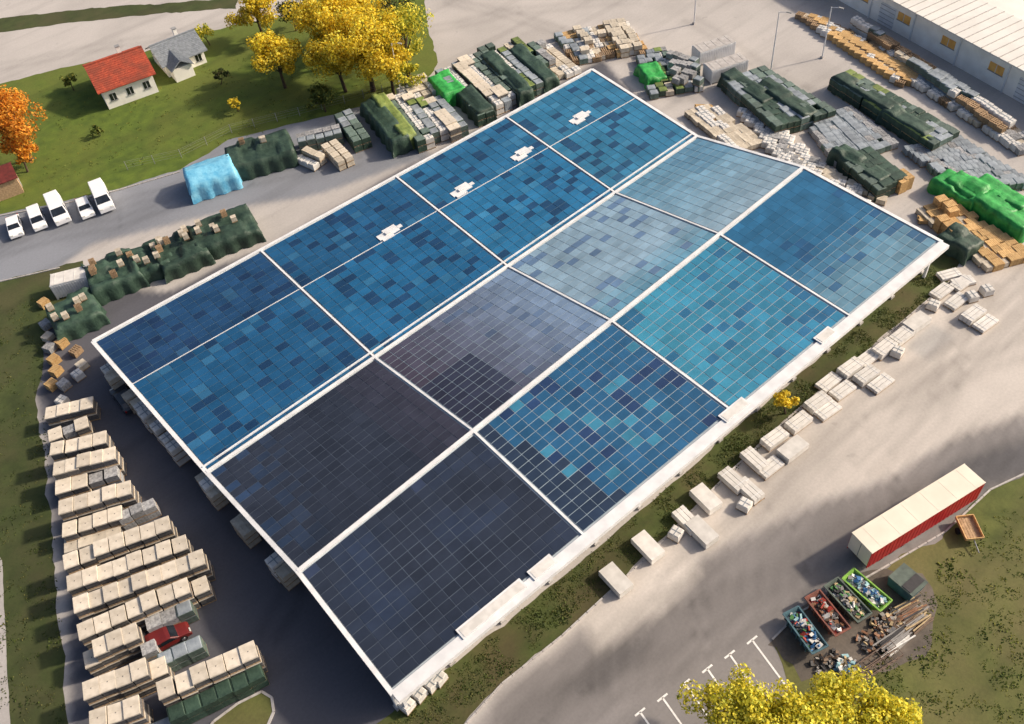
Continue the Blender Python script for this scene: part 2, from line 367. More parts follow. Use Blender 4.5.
for j in range(4):
    for i in range(4):
        a,b_,c,d=node(ks[j],i),node(ks[j],i+1),node(ks[j+1],i+1),node(ks[j+1],i)
        nx=max(4,round((b_-a).length/1.4)); ny=max(3,round((d-a).length/1.0))
        mb=MB(); light=(j>=2 and i>=1); gap=(.028 if (j,i)!=(3,3) else .022) if light else .024; z=Vector((0,0,.1))
        m0=(.28/((b_-a).length)); w_=(d-a).length
        mt_=(.06 if j==1 else .35)/w_; mb_=(.06 if j==0 else (.5 if j==3 else .35))/w_
        def UV(x,y): return m0+(1-2*m0)*x, mt_+(1-mt_-mb_)*y
        cor=[BL(a,b_,c,d,*UV(*uv)) for uv in ((0,0),(1,0),(1,1),(0,1))]
        mb.hexa([p+Vector((0,0,.02)) for p in cor],[p+Vector((0,0,.07)) for p in cor],frame_l if light else (frame_k if j>=2 else frame_d))
        for y in range(ny):
            for x in range(nx):
                g2=gap*(.35 if ((j,i)==(3,3) and y<ny*.5) else 1)
                u0,v0=UV((x+g2)/nx,(y+g2*1.4)/ny); u1,v1=UV((x+1-g2)/nx,(y+1-g2*1.4)/ny)
                u=(x+.5)/nx;v=(y+.5)/ny
                col=PAN_SKY_TINT[(j,i)]; q=rng.random()  # gradients below spread the painted sky reflection across each bay
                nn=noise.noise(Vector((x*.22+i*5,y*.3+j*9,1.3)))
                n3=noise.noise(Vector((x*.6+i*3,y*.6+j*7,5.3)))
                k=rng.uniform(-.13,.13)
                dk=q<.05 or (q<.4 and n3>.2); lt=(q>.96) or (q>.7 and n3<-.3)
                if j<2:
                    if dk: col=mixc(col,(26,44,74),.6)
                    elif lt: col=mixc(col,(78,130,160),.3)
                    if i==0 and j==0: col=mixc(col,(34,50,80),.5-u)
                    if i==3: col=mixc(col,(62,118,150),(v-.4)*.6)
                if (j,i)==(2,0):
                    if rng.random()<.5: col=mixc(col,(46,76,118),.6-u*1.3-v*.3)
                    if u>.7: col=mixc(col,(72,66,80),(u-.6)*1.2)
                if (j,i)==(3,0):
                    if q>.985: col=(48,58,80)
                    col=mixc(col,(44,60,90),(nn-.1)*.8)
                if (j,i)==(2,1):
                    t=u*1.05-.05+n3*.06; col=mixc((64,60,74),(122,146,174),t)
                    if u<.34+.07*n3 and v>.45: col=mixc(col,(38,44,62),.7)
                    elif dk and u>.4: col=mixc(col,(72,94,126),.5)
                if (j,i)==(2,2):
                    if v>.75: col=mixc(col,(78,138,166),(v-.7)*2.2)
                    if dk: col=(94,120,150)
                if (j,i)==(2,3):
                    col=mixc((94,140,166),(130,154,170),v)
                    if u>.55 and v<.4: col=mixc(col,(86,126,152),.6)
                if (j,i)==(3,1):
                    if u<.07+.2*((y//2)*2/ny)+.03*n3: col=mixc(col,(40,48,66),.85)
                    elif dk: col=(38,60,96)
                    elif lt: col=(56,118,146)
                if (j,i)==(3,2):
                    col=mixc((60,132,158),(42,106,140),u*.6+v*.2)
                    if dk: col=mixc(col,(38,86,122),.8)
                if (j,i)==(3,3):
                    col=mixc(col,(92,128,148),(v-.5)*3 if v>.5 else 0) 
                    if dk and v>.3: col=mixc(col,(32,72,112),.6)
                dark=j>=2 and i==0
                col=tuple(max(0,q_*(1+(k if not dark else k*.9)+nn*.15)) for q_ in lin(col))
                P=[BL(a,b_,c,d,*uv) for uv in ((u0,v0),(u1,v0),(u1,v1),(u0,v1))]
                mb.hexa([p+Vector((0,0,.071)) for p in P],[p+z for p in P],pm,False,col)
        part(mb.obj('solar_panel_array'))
ang=math.atan2((LN['R1'][1]-LN['R1'][0]).y,(LN['R1'][1]-LN['R1'][0]).x); R=Matrix.Rotation(ang,3,'Z')
for px,py in ((388,233),(461,190),(521,154),(579,118)):
    p=G(px,py,4.9); t=(p-LN['A'][0]).dot(LN['A'][1]-LN['A'][0])/(LN['A'][1]-LN['A'][0]).length_squared
    pa=LN['A'][0].lerp(LN['A'][1],t); pv=LN['V'][0].lerp(LN['V'][1],t); s_=(p-pa).length/(pv-pa).length; p.z=pa.z+(pv.z-pa.z)*min(.6,s_)+.12
    mb=MB()
    for t_,(dx,dy,sx,sy) in enumerate(((0,0,2.9,.95),(-.4,-.68,1.6,.42),(.5,.68,1.8,.42),(1.75,.1,.6,.5))):
        q=R@Vector((dx,dy,0)); mb.box((p.x+q.x,p.y+q.y,p.z),(sx,sy,.1+.01*t_),steel,ang)
    v=part(mb.obj('skylight')); mb=MB(); mb.box((p.x,p.y,p.z+.12),(.6,.4,.14),pale,ang); mb.box((p.x,p.y,p.z+.22),(.75,.5,.05),steel,ang)
    o=mb.obj('vent_cowl'); o.parent=v
a,b,_=LN['D']; angD=math.atan2((b-a).y,(b-a).x)
for t,l_ in ((.14,7),(.215,2.6),(.545,3.4),(.73,2.4)):
    p=a.lerp(b,t); mb=MB(); mb.box((p.x,p.y+.25,5.27),(l_,1.1,.1),steel,angD); mb.box((p.x,p.y+.2,5.335),(l_-.4,.8,.03),pale,angD); part(mb.obj('gutter_cover'))
# ------------------------------------------------------------------ stacked goods templates
def pallet(mb,L,W,z=0,m=None):
    m=m or wood
    for i in range(3): mb.box((0,(-.5+i*.5)*(W-.12),z+.05),(L,.1,.1),m)
    for i in range(5): mb.box(((-.5+i*.25)*(L-.12),0,z+.115),(.13,W,.03),m)
def T_stone(levels):
    mb=MB();z=0
    for l in range(levels):
        pallet(mb,1.3,1.6,z); 
        for yy in range(4):
            mb.box((0,0,z+.13+.1+.2*yy),(1.27-.03*(yy%2),1.54-.03*((yy+1)%2),.19),greyblk)
        z+=.93
        mb.box((0,0,z+.07),(1.34,1.66,.14),beige,0,.02); z+=.14
    mb.box((.0,.1,z+.003),(1.28,.04,.01),cream); mb.box((.0,.0,z+.004),(.1,.09,.012),greyblk)
    return mb,z
def T_paver(levels):
    mb=MB();z=0
    for l in range(levels):
        pallet(mb,1.2,1.1,z); z+=.13
        for a in range(3):
            for b in range(2):
                h=.8+.02*((a+b)%2); mb.box(((a-1)*.39,(b-.5)*.54,z+h/2),(.38,.53,h),pav)
        z+=.84
    return mb,z
def T_slab(levels):
    mb=MB();z=0
    pallet(mb,2.6,1.3,0); z=.13
    for l in range(levels):
        for a in range(3):
            mb.box((.02*((a+l)%2),(a-1)*.44,z+.17),(2.5,.41,.34),pale,0,.03)
        z+=.37
        if l<levels-1:
            for q in (-.8,.8): mb.box((q,0,z-.012),(.1,1.3,.02),wood)
    for q in (-.8,.8): mb.box((q,0,z-.02),(.05,1.34,.03),steel)
    return mb,z
def T_big(levels):
    mb=MB();z=0
    for q in (-1,0,1): mb.box((q,0,.06),(.12,1.4,.12),wood)
    z=.12
    for l in range(levels):
        mb.box((.03*(l%2),0,z+.13),(2.7,1.5,.26),pale,0,.015); z+=.28
    return mb,z
def T_wrap(levels):
    mb=MB();z=0
    for l in range(levels):
        pallet(mb,1.2,1.2,z); z+=.13; mb.box((0,0,z+.35),(1.14,1.16,.7),pale,0,.03); mb.box((0,0,z+.74),(1.04,1.06,.08),pale,0,.12); z+=.8
    mb.box((0,0,z-.005),(.08,1.1,.02),greyt); mb.box((0,0,z-.003),(1.1,.08,.02),greyt)
    return mb,z
def T_cream(levels):
    mb,z=MB(),0; r=random.Random(5+levels)
    for l in range(levels):
        pallet(mb,1.2,1.1,z); z+=.13
        for a in range(3):
            for b in range(3):
                h=.64+r.uniform(-.02,.02); mb.box(((a-1)*.385,(b-1)*.365,z+h/2),(.375,.355,h),cream,r.uniform(-.02,.02))
        z+=.66
    return mb,z
def T_crate(levels):
    mb=MB();z=0
    for l in range(levels):
        pallet(mb,1.2,1.0,z,ywood); z+=.13
        for q in range(4):
            zz=z+.09+q*.19
            for s in (-1,1): mb.box((0,s*.49,zz),(1.2,.03,.15),ywood); mb.box((s*.585,0,zz),(.03,.95,.15),ywood)
        for sx in (-1,1):
            for sy in (-1,1): mb.box((sx*.54,sy*.44,z+.38),(.08,.08,.76),wood)
        for q in range(6): mb.box(((q-2.5)*.2,0,z+.79),(.17,1.0,.03),ywood)
        z+=.81
    return mb,z
def T_pal(levels):
    mb=MB()
    for l in range(levels*6): 
        k=len(mb.v); pallet(mb,1.2,1.0,l*.14)
        c=random.Random(l+levels); dx,dy=c.uniform(-.04,.04),c.uniform(-.04,.04)
        mb.v[k:]=[(x+dx,y+dy,z) for x,y,z in mb.v[k:]]
    return mb,levels*6*.14
def T_plank(levels):
    mb=MB(); z=.1; r=random.Random(levels)
    for q in (-1,1): mb.box((q,0,.05),(.1,1.1,.1),wood)
    for l in range(levels*4):
        for a in range(5): mb.box((r.uniform(-.1,.1),(a-2)*.21,z+.06),(2.4,.19,.11),ywood if l%2 else wood)
        z+=.125
    return mb,z
def netf(m1,m2):
    def T(levels):
        mb=MB(); z=0
        for l in range(levels):
            pallet(mb,1.2,1.1,z); z+=.13
            mb.box((0,0,z+.4),(1.2,1.18,.8),m1,0,.02); mb.box((.02,0,z+.83),(1.12,1.1,.06),m2,0,.1); z+=.86
        return mb,z
    return T
def T_bag(levels):
    mb=MB(); pallet(mb,1.2,1.2,0); z=.13
    for l in range(levels*4):
        for a in range(2): mb.box(((a-.5)*.56 if l%2 else 0, 0 if l%2 else (a-.5)*.56,z+.1),((.55 if l%2 else 1.12),(1.12 if l%2 else .55),.19),greyt,0,.05)
        z+=.2
    return mb,z
DEF={'stone':(T_stone,'paving_stone_stack','beige capped pallet of grey paving blocks, strapped and stacked','pallet of stone'),
 'paver':(T_paver,'paver_stack','grey concrete paver blocks stacked on a wooden pallet','pallet of pavers'),
 'slab':(T_slab,'kerbstone_stack','pale kerbstones laid side by side on a wooden pallet','pallet of kerbstones'),
 'big':(T_big,'concrete_slab_stack','large pale concrete slabs stacked flat on timber battens','stack of slabs'),
 'wrap':(T_wrap,'wrapped_pallet','white wrapped and strapped goods on a wooden pallet','wrapped pallet'),
 'cream':(T_cream,'wall_block_stack','cream coloured wall blocks stacked on a wooden pallet','pallet of blocks'),
 'crate':(T_crate,'wooden_crate','yellow slatted wooden crate standing in the storage yard','crate'),
 'pal':(T_pal,'empty_pallet_stack','pile of empty weathered wooden pallets in the yard','pallets'),
 'plank':(T_plank,'timber_stack','bundle of sawn timber planks stacked on battens','timber'),
 'net':(netf(dgreen,lgreen),'netted_pallet','dark green netted goods on a wooden pallet','covered pallet'),
 'lnet':(netf(lgreen,greyt),'mesh_wrapped_stack','grey green mesh wrapped goods on a wooden pallet','covered pallet'),
 'dnet':(netf(dgreen,dgreen),'netted_pallet','dark green netted goods on a wooden pallet','covered pallet'),
 'ynet':(netf(dgreen,ygreen),'netted_pallet','netted goods with yellow green top on a pallet','covered pallet'),
 'bag':(T_bag,'bagged_goods_stack','grey bagged goods layered on a wooden pallet','pallet of bags')}
TM={}
CNT={}
def put(kind,lv,p,rz,group,sc_=1.0):
    if (kind,lv) not in TM:
        mb,z=DEF[kind][0](lv); TM[(kind,lv)]=(mb.mesh(DEF[kind][1]),z)
    me,z=TM[(kind,lv)]; d=DEF[kind]
    o=bpy.data.objects.new(d[1],me); sc.collection.objects.link(o)
    o.location=(p[0],p[1],.02 if len(p)<3 else p[2]); o.rotation_euler=(0,0,rz); o.scale=(sc_*random.uniform(.98,1.02),sc_*random.uniform(.98,1.02),random.uniform(.95,1.05))
    thing(o,d[2],d[3],group); CNT[d[1]]=CNT.get(d[1],0)+1
    return o
def field(c,nx,ny,kinds,group,skip=0.,h=1.8,jit=.05,sc_=1.0):
    P=[G(*q,h) for q in c]
    ax=P[1]-P[0]; ang=math.atan2(ax.y,ax.x); run=[random.choice(kinds) for _ in range(nx)]
    for y in range(ny):
        for x in range(nx):
            if random.random()<.22: run[x]=random.choice(kinds)
            if random.random()<skip: continue
            q=BL(P[0],P[1],P[2],P[3],(x+.5)/nx,(y+.5)/ny)
            k,l=run[x]
            put(k,l,(q.x+random.uniform(-jit,jit),q.y+random.uniform(-jit,jit)),ang+random.uniform(-.03,.03),group,sc_)
def row(p,q,kinds,group,h=2.,pitch=1.32,skip=0.,jit=.03,sc_=1.0,rows=1,rp=1.3):
    a,b=G(*p,h),G(*q,h); L=(b-a).length; n=max(1,round(L/pitch)); ang=math.atan2(b.y-a.y,b.x-a.x)
    nv=Vector((math.sin(ang),-math.cos(ang),0))*rp
    for r in range(rows):
        run=random.choice(kinds)
        for i in range(n):
            if random.random()<.3: run=random.choice(kinds)
            if random.random()<skip: continue
            c=a.lerp(b,(i+.5)/n)+nv*r; k,l=run
            put(k,l,(c.x+random.uniform(-jit,jit),c.y+random.uniform(-jit,jit)),ang+random.uniform(-.02,.02),group,sc_)
gl='pallets of paving stone in rows on the dark asphalt'
S3=[('stone',3)]*7+[('stone',2)]; S2=[('stone',2)]*6+[('paver',2)]
for p,q,k in [((46,413),(92,402),S2),((48,436),(88,421),S2),((50,450),(106,436),S3),((53,468),(114,452),S3),((58,508),(130,486),S3),((62,530),(122,512),S2),
    ((63,562),(170,522),S3),((67,584),(186,541),S3),((73,606),(204,556),S3),((77,632),(204,577),S3),((84,692),(162,660),S3),((90,722),(140,704),S3),((158,692),(256,648),S3),((79,655),(136,630),S3)]:
    row(p,q,k,gl,h=k[0][1]*1.07,pitch=1.36,sc_=1.02,jit=.05)
row((56,488),(118,470),[('paver',2),('stone',2)],gl,h=2,sc_=1.15,pitch=1.4)
row((64,546),(120,528),[('paver',1),('stone',1)],gl,h=1.1,sc_=1.05,pitch=1.4,skip=.2)
row((168,716),(262,670),[('dnet',2),('dnet',2),('stone',2),('lnet',2)],gl,h=1.9,sc_=1.15,pitch=1.45)
row((146,733),(172,722),[('dnet',1),('lnet',1),('paver',1)],gl,h=1,sc_=1.1)
row((146,626),(192,605),[('paver',2),('lnet',2)],gl,h=1.8,sc_=1.15)
row((140,652),(158,644),[('paver',2)],gl,h=1.8,sc_=1.1)
row((158,660),(200,641),[('lnet',2),('stone',2)],gl,h=2.0,sc_=1.15,pitch=1.4)
row((120,520),(156,504),[('paver',1),('paver',2)],gl,h=1.4)
for p in ((48,345),(60,340),(74,348),(80,362),(54,368),(62,382),(70,328),(44,322),(46,334),(54,312),(52,357),(50,382),(60,398),(76,372),(42,300)):
    q=G(*p,1); put(random.choice(['pal','crate','cream','wrap','paver']),1,(q.x,q.y),.3+random.uniform(-.2,.2),'mixed pallets by the rough grass')
ga='pale pallets along the shed side'
for t in (.08,.13,.3,.36,.41,.46,.52,.57,.66,.72,.95,1.0,1.06,1.35,1.42,1.72,1.8):
    a=LN['A'][0]; v=LN['V'][0]; r2_=LN['R2'][0]
    p=a.lerp(v,t) if t<=1 else v.lerp(r2_,t-1)
    put('wrap' if random.random()<.6 else 'cream',3,(p.x-.35+random.uniform(-.15,.1),p.y),.05,ga,1.15)
gr='pale kerbstones on the concrete apron'
APR=[((942,290),1),((957,300),1),((974,312),2),((986,322),1),((962,282),1),((917,321),2),((902,334),2),((885,346),2),((868,357),1),((867,373),2),((881,382),1),((851,366),2),
 ((829,381),1),((843,389),1),((818,400),2),((828,409),1),((799,420),2),((775,436),2),((793,447),2),((755,458),2),((770,466),1),((733,478),2),((750,488),2),((706,497),2),((687,518),2),((702,530),2),((648,545),2),((616,578),2)]
for i,(p,l) in enumerate(APR):
    kd='big' if i%5 in (0,3) and l==2 or i>=len(APR)-2 else 'slab'
    q=G(*p,.13+.37*l); a=math.atan2(*( (G(p[0]+30,p[1]-22)-G(*p)).yx )) 
    put(kd,l+(kd=='big'),(q.x,q.y),a+math.pi/2*(p[0]<760)+random.uniform(-.03,.03),gr if kd=='slab' else 'pale concrete slabs on the apron',1.08)
for p in ((934,303),(898,350),(745,503),(676,532)):
    q=G(*p,.8); put('wrap',1,(q.x,q.y),.2,'small pallets on the concrete apron')
for p in ((406,703),(418,692),(430,682),(438,676)):
    q=G(*p,.8); put('wrap',1,(q.x,q.y),.2,ga)
# ------------------------------------------------------------------ tarps
def tarp(px,h,L,W,p2,m,label,seed,name='tarpaulin_stack',sag=.5,gable=0):
    c=G(*px,h); d=G(*p2,h)-c; ang=math.atan2(d.y,d.x)
    r=Vector((seed*7.3,seed*1.7,0)); nx=max(6,int(L/.4)); ny=max(6,int(W/.4)); mb=MB(); mi=mb.mi(m)
    ex=3; idx={}
    for j in range(-ex,ny+ex+1):
        for i in range(-ex,nx+ex+1):
            u=min(max(i/nx,0),1);v=min(max(j/ny,0),1)
            ox=max(0,-i,i-nx)/ex; oy=max(0,-j,j-ny)/ex; o=max(ox,oy)
            sx=-1 if i<0 else (1 if i>nx else 0); sy=-1 if j<0 else (1 if j>ny else 0)
            x=(u-.5)*L; y=(v-.5)*W
            n1=noise.noise(Vector((x*.55,y*.55,0))+r); n2=noise.noise(Vector((x*1.7,y*1.7,4))+r)
            stp=0 if gable else noise.cell(Vector((x/2.6+seed,y/2.2,seed*1.3)))-.5
            z=h+(n1*.25+stp*.6+n2*.18)*sag+gable*(.5-abs(v-.5))*2
            if o>0:
                z=z*(1-o)+.03*o; fl=.18*o+n2*.12*o; x+=sx*(fl+.05); y+=sy*(fl+.05)
                wv=.13*math.sin((x+y)*3.1+seed)*(1 if o<1 else 1.4); x+=sx*wv; y+=sy*wv
            idx[(i,j)]=len(mb.v); mb.v.append((x,y,max(z,.03)))
    for j in range(-ex,ny+ex):
        for i in range(-ex,nx+ex):
            mb.f.append((idx[(i,j)],idx[(i+1,j)],idx[(i+1,j+1)],idx[(i,j+1)])); mb.m.append(mi); mb.cols.append(None)
    o=mb.obj(name,True); o.location=(c.x,c.y,.02); o.rotation_euler=(0,0,ang)
    thing(o,label,"tarpaulin cover")
    return o,c,ang
DG="dark green tarpaulin draped over stacked pallets in the yard"
s=1
for px,p2,L,W,h in [((110,268),(150,252),6,6,2.4),((146,256),(190,240),6,5.5,2.),((178,245),(215,230),6,6,2.4),((222,226),(260,212),8,5.5,2.4),
    ((258,147),(290,138),9,5.5,2.8),((72,308),(90,300),5.5,5,2.4)]:
    o,c,a=tarp(px,h,L,W,p2,dgreen,DG,s,sag=.7); s+=1
    for _ in range(6 if px[1]>200 else 3):
        t=Matrix.Rotation(a,3,'Z')@Vector((random.uniform(-.4,.4)*L,random.uniform(-.35,.35)*W,0))
        put('pal' if random.random()<.3 else 'cream',1,(c.x+t.x,c.y+t.y,h+.1),a,'pallets weighing down the tarpaulins',.6)
tarp((209,170),2.6,6.5,5,(240,160),bluet,"light blue tarpaulin tent with sagging top on the asphalt",20,'tarpaulin_tent',.4,.8)
gm='rows of goods beside the shed'
row((296,136),(340,126),[('lnet',2),('paver',2),('bag',2)],'grey pallets near the lawn',h=1.9,rows=2)
row((304,148),(322,156),[('wrap',1),('cream',2)],'grey pallets near the lawn',h=1.5,rows=2)
row((332,140),(350,158),[('cream',2),('wrap',2)],'grey pallets near the lawn',h=1.5,rows=2)
def lane(p,q,kinds,width=2,h=1.9): row(p,q,kinds,gm,h=h,rows=width,sc_=1.08,pitch=1.34,rp=1.35)
lane((346,110),(366,138),[('net',2),('lnet',2)])
tarp((384,118),2.5,12,2.6,(400,138),dgreen,DG,32); tarp((393,113),2.6,12,2.,(409,133),ygreen,"yellow green tarpaulin over a long row of pallets",33)
lane((396,94),(430,138),[('net',2),('wrap',2),('stone',2)]); lane((408,84),(444,130),[('stone',2),('ynet',2),('wrap',2),('lnet',2)])
tarp((446,82),2.4,6,3.6,(460,98),ggreen,"bright green tarpaulin over a row of pallets",34)
lane((420,72),(436,90),[('wrap',2),('cream',2)])
lane((436,96),(464,126),[('wrap',2),('stone',2),('lnet',2)])
lane((446,66),(490,112),[('net',2),('lnet',2),('wrap',2)])
tarp((474,98),2.4,7,2.6,(490,114),dgreen,DG,35)
lane((462,58),(508,100),[('wrap',2),('bag',2),('stone',2)]); lane((476,52),(520,92),[('wrap',2),('net',2),('ynet',2)])
tarp((506,70),2.5,13,2.2,(524,88),dgreen,DG,36); lane((500,48),(540,84),[('lnet',2),('wrap',2),('ynet',2)])
tarp((532,60),2.4,11,2.2,(550,76),dgreen,DG,37)
lane((514,38),(530,52),[('ynet',2),('cream',2)]); lane((488,44),(504,58),[('net',2),('pal',1)])
lane((530,42),(562,68),[('paver',2),('net',2),('cream',1)]); lane((546,38),(578,64),[('wrap',1),('paver',2),('cream',1)],2)
MX=[('crate',1),('cream',1),('wrap',1),('pal',1),('lnet',1),('cream',2)]
field([(556,32),(626,20),(646,48),(576,60)],15,7,MX,'mixed crates at the yard corner',.06,1,.2,1.1)
field([(636,50),(664,46),(704,86),(650,94)],6,9,[('paver',1),('ynet',1),('lnet',1),('wrap',1),('cream',1),('net',1),('pal',1)],'mixed crates at the yard corner',.1,1,.25,1.05)
tarp((652,70),1.6,4,3,(660,80),ggreen,"small bright green tarpaulin over pallets",39)
field([(668,50),(696,60),(702,84),(676,84)],5,4,[('paver',2),('paver',1),('lnet',2)],'mixed crates at the yard corner',.1,1.5,.1)
# ------------------------------------------------------------------ right / top right storage
g3='long rows of goods in the big concrete yard'
field([(686,110),(712,102),(764,140),(736,150)],5,11,[('cream',1),('wrap',1),('wrap',1),('cream',1)],g3,.06,1,.1,1.05)
field([(738,106),(766,112),(826,166),(790,172)],6,12,[('cream',1),('wrap',1),('wrap',1),('paver',1)],g3,.06,1,.1,1.05)
field([(724,80),(762,68),(836,112),(776,128)],9,11,[('net',2),('net',2),('dnet',2),('lnet',2)],g3,.03,1.7,.05,1.12)
tarp((748,84),2.3,9,2.4,(770,99),dgreen,DG,41); tarp((786,96),2.3,10,2.4,(810,112),dgreen,DG,42)
field([(806,118),(850,106),(898,142),(836,162)],9,10,[('paver',1),('bag',1),('lnet',1),('bag',1)],g3,.04,1,.06,1.08)
field([(838,158),(868,148),(906,176),(880,192)],5,6,[('dnet',2),('net',2),('dnet',2)],g3,.03,1.8,.05,1.12)
tarp((862,160),2.4,8,2.2,(884,174),dgreen,DG,43)
field([(892,176),(902,172),(912,182),(900,188)],2,2,[('crate',1),('crate',2)],g3,0,1.2,.1)
field([(832,80),(850,72),(958,132),(932,146)],4,23,[('net',2),('ynet',2),('dnet',2),('lnet',2)],g3,.02,1.7,.04,1.1)
tarp((866,90),2.3,11,2.2,(886,102),dgreen,DG,44); tarp((914,122),2.2,9,2.2,(934,134),dgreen,DG,45)
field([(905,146),(958,136),(1034,182),(960,186)],10,11,[('bag',1),('paver',1),('lnet',1),('bag',1)],g3,.04,1,.08,1.08)
tarp((984,192),2.2,9,2.8,(1004,204),ggreen,"bright green tarpaulin over a row of pallets",49)
tarp((1008,208),2.2,7,3.4,(1030,222),ggreen,"bright green tarpaulin over a row of pallets",50)
tarp((960,184),2.,6,3,(983,197),ggreen,"bright green tarpaulin over a row of pallets",52); tarp((1004,190),2.2,7,2.6,(1024,202),ggreen,"bright green tarpaulin over a row of pallets",53)
field([(920,206),(950,198),(1034,252),(990,266)],6,12,[('crate',1),('crate',2),('cream',1),('crate',1)],'yellow crates and blocks near the shed corner',.05,1.2,.2,1.1)
tarp((962,236),2.0,4,3.,(982,248),dgreen,DG,51)
field([(850,18),(866,26),(1016,122),(998,132)],2,36,[('cream',2),('wrap',2),('pal',2),('wrap',1),('lnet',2)],g3,.04,1.3,.1,1.08)
field([(858,44),(876,40),(1040,140),(1022,150)],3,34,[('paver',1),('cream',1),('bag',1),('wrap',1),('pal',1)],g3,.05,1,.1,1.05)
field([(796,10),(826,18),(930,74),(902,82)],5,19,[('crate',1),('cream',1),('wrap',1),('pal',1)],g3,.05,1,.1,1.08)
for px_ in ((704,104),(722,116),(846,30),(880,60),(930,216),(952,232)):
    q=G(*px_,1); put('plank',1,(q.x,q.y),-.9,'timber bundles in the big yard')
field([(780,150),(812,158),(888,198),(866,206)],3,11,[('cream',1),('wrap',1),('wrap',1)],g3,.15,.9,.2)
field([(930,270),(960,262),(1000,290),(975,300)],3,3,[('wrap',1),('slab',1)],g3,.4,.9,.3)
def container(px,p2,L,W,H,m,mr,label,name='storage_container'):
    c=G(*px,H); d=G(*p2,H)-c; ang=math.atan2(d.y,d.x); mb=MB()
    mb.box((0,0,H/2+.1),(L,W,H-.2),m)
    n=int(L/.3)
    for i in range(n):
        for s in (-1,1): mb.box(((i+.5)/n*L-L/2,s*(W/2+.02),H/2),(.14,.05,H-.4),m)
    for sx in (-1,1):
        for sy in (-1,1): mb.box((sx*(L/2-.06),sy*(W/2-.06),H/2),(.18,.18,H+.02),steel)
    o=mb.obj(name); o.location=(c.x,c.y,.02); o.rotation_euler=(0,0,ang); thing(o,label,"container")
    mb=MB(); mb.box((0,0,H+.03),(L-.1,W-.1,.06),mr)
    for i in range(int(L/1.2)): mb.box(((i+.5)*1.2-L/2,0,H+.07),(.08,W-.2,.03),mr)
    child(mb.obj('roof'),o)
    mb=MB()
    for s in (-1,1): mb.box((L/2+.03,s*W/4,H/2),(.06,W/2-.1,H-.3),m)
    for s in (-.3,.3): mb.cyl((L/2+.1,s,.3),(L/2+.1,s,H-.3),.03,.03,steel,6)
    child(mb.obj('door'),o); return o
container((714,44),(740,36),6,2.4,2.2,steel,kerb_m,"grey site container with pale flat roof in the yard")
container((726,62),(752,54),6,2.4,2.2,steel,kerb_m,"grey site container with pale flat roof in the yard")
container((68,276),(84,272),4.4,2.3,2.3,steel,pale,"white storage container beside the verge")
# ------------------------------------------------------------------ houses
def gable(mb,cx,cy,L,W,H,RH,m,ov=.6,rot=False):
    def T(p): return (cx+(p[1] if rot else p[0]),cy+(-p[0] if rot else p[1]),p[2])
    for s in (-1,1):
        y1=s*(W/2+ov); zl=H-ov*RH/(W/2)
        a=[(-L/2-ov,0,H+RH+.05),(L/2+ov,0,H+RH+.05),(L/2+ov,y1,zl+.05),(-L/2-ov,y1,zl+.05)]
        if s>0: a=a[::-1]
        mb.hexa([T(p) for p in a],[T((p[0],p[1],p[2]+.16)) for p in a],m)
        for i in range(14):
            t=(i+.5)/14; zz=(H+RH)*(1-t)+zl*t+.21
            q=[(-L/2-ov,y1*t-.035,zz),(L/2+ov,y1*t-.035,zz),(L/2+ov,y1*t+.035,zz),(-L/2-ov,y1*t+.035,zz)]
            mb.hexa([T(p) for p in q],[T((p[0],p[1],p[2]+.05)) for p in q],m)
def house(px,p2,L,W,H,RH,rmat,label,wing=False):
    c=G(*px); d=G(*p2)-c; ang=math.atan2(d.y,d.x)
    e=bpy.data.objects.new('house',None); sc.collection.objects.link(e); e.location=(c.x,c.y,0.01); e.rotation_euler=(0,0,ang); thing(e,label,"house")
    mb=MB(); mb.box((0,0,H/2),(L,W,H),plaster)
    for s in (-1,1):
        x=s*(L/2-.15); mb.hexa([(x-.15,-W/2,H),(x+.15,-W/2,H),(x+.15,W/2,H),(x-.15,W/2,H)],[(x-.15,-.02,H+RH),(x+.15,-.02,H+RH),(x+.15,.02,H+RH),(x-.15,.02,H+RH)],plaster)
    if wing: mb.box((-L*.2,-W/2-1.2,H*.45),(3.2,2.4,H*.9),plaster)
    child(mb.obj('wall'),e); mb=MB(); ov=.6
    gable(mb,0,0,L,W,H,RH,rmat,ov)
    if wing: gable(mb,-L*.2,-W/2-.6,3.8,3.2,H*.9,1.1,rmat,.3,True)
    mb.box((0,0,H+RH+.24),(L+2*ov,.3,.14),rmat); rf=child(mb.obj('roof'),e)
    mb=MB(); mb.box((L*.15,.8,H+RH+.3),(.6,.6,1.6),plaster); mb.box((L*.15,.8,H+RH+1.15),(.75,.75,.12),wallm); child(mb.obj('chimney'),rf)
    for n_,sx in ((3,0),(2,1)):
        for i in range(n_):
            if wing and sx==0 and i<2: continue
            mb=MB(); fr=MB(); z=min(1.8,H-1.1)
            if sx==0:
                x=(-.5+(i+.5)/n_)*L; mb.box((x,-W/2-.03,z),(1.,.05,1.1),glass); fr.box((x,-W/2-.045,z-.63),(1.3,.14,.08),wallm); fr.box((x,-W/2-.06,z),(.07,.03,1.1),steel)
            else:
                y=(-.5+(i+.5)/n_)*W
                mb.box((L/2+.03,y,z),(.05,1.,1.1),glass); fr.box((L/2+.05,y,z-.63),(.14,1.3,.08),wallm); fr.box((L/2+.07,y,z),(.03,.07,1.1),steel)
            w_=child(mb.obj('window'),e); child(fr.obj('frame'),w_)
    mb=MB(); mb.box((L/2+.04,-.1,1.05),(.06,1.,2.1),wood); dr=child(mb.obj('door'),e); mb=MB(); mb.box((L/2+.1,.3,1.05),(.06,.06,.2),silver); child(mb.obj('handle'),dr)
    return e
house((127,88),(158,77),8.0,9,3.4,2.0,tile,"white rendered house with red tiled gable roof on the lawn")
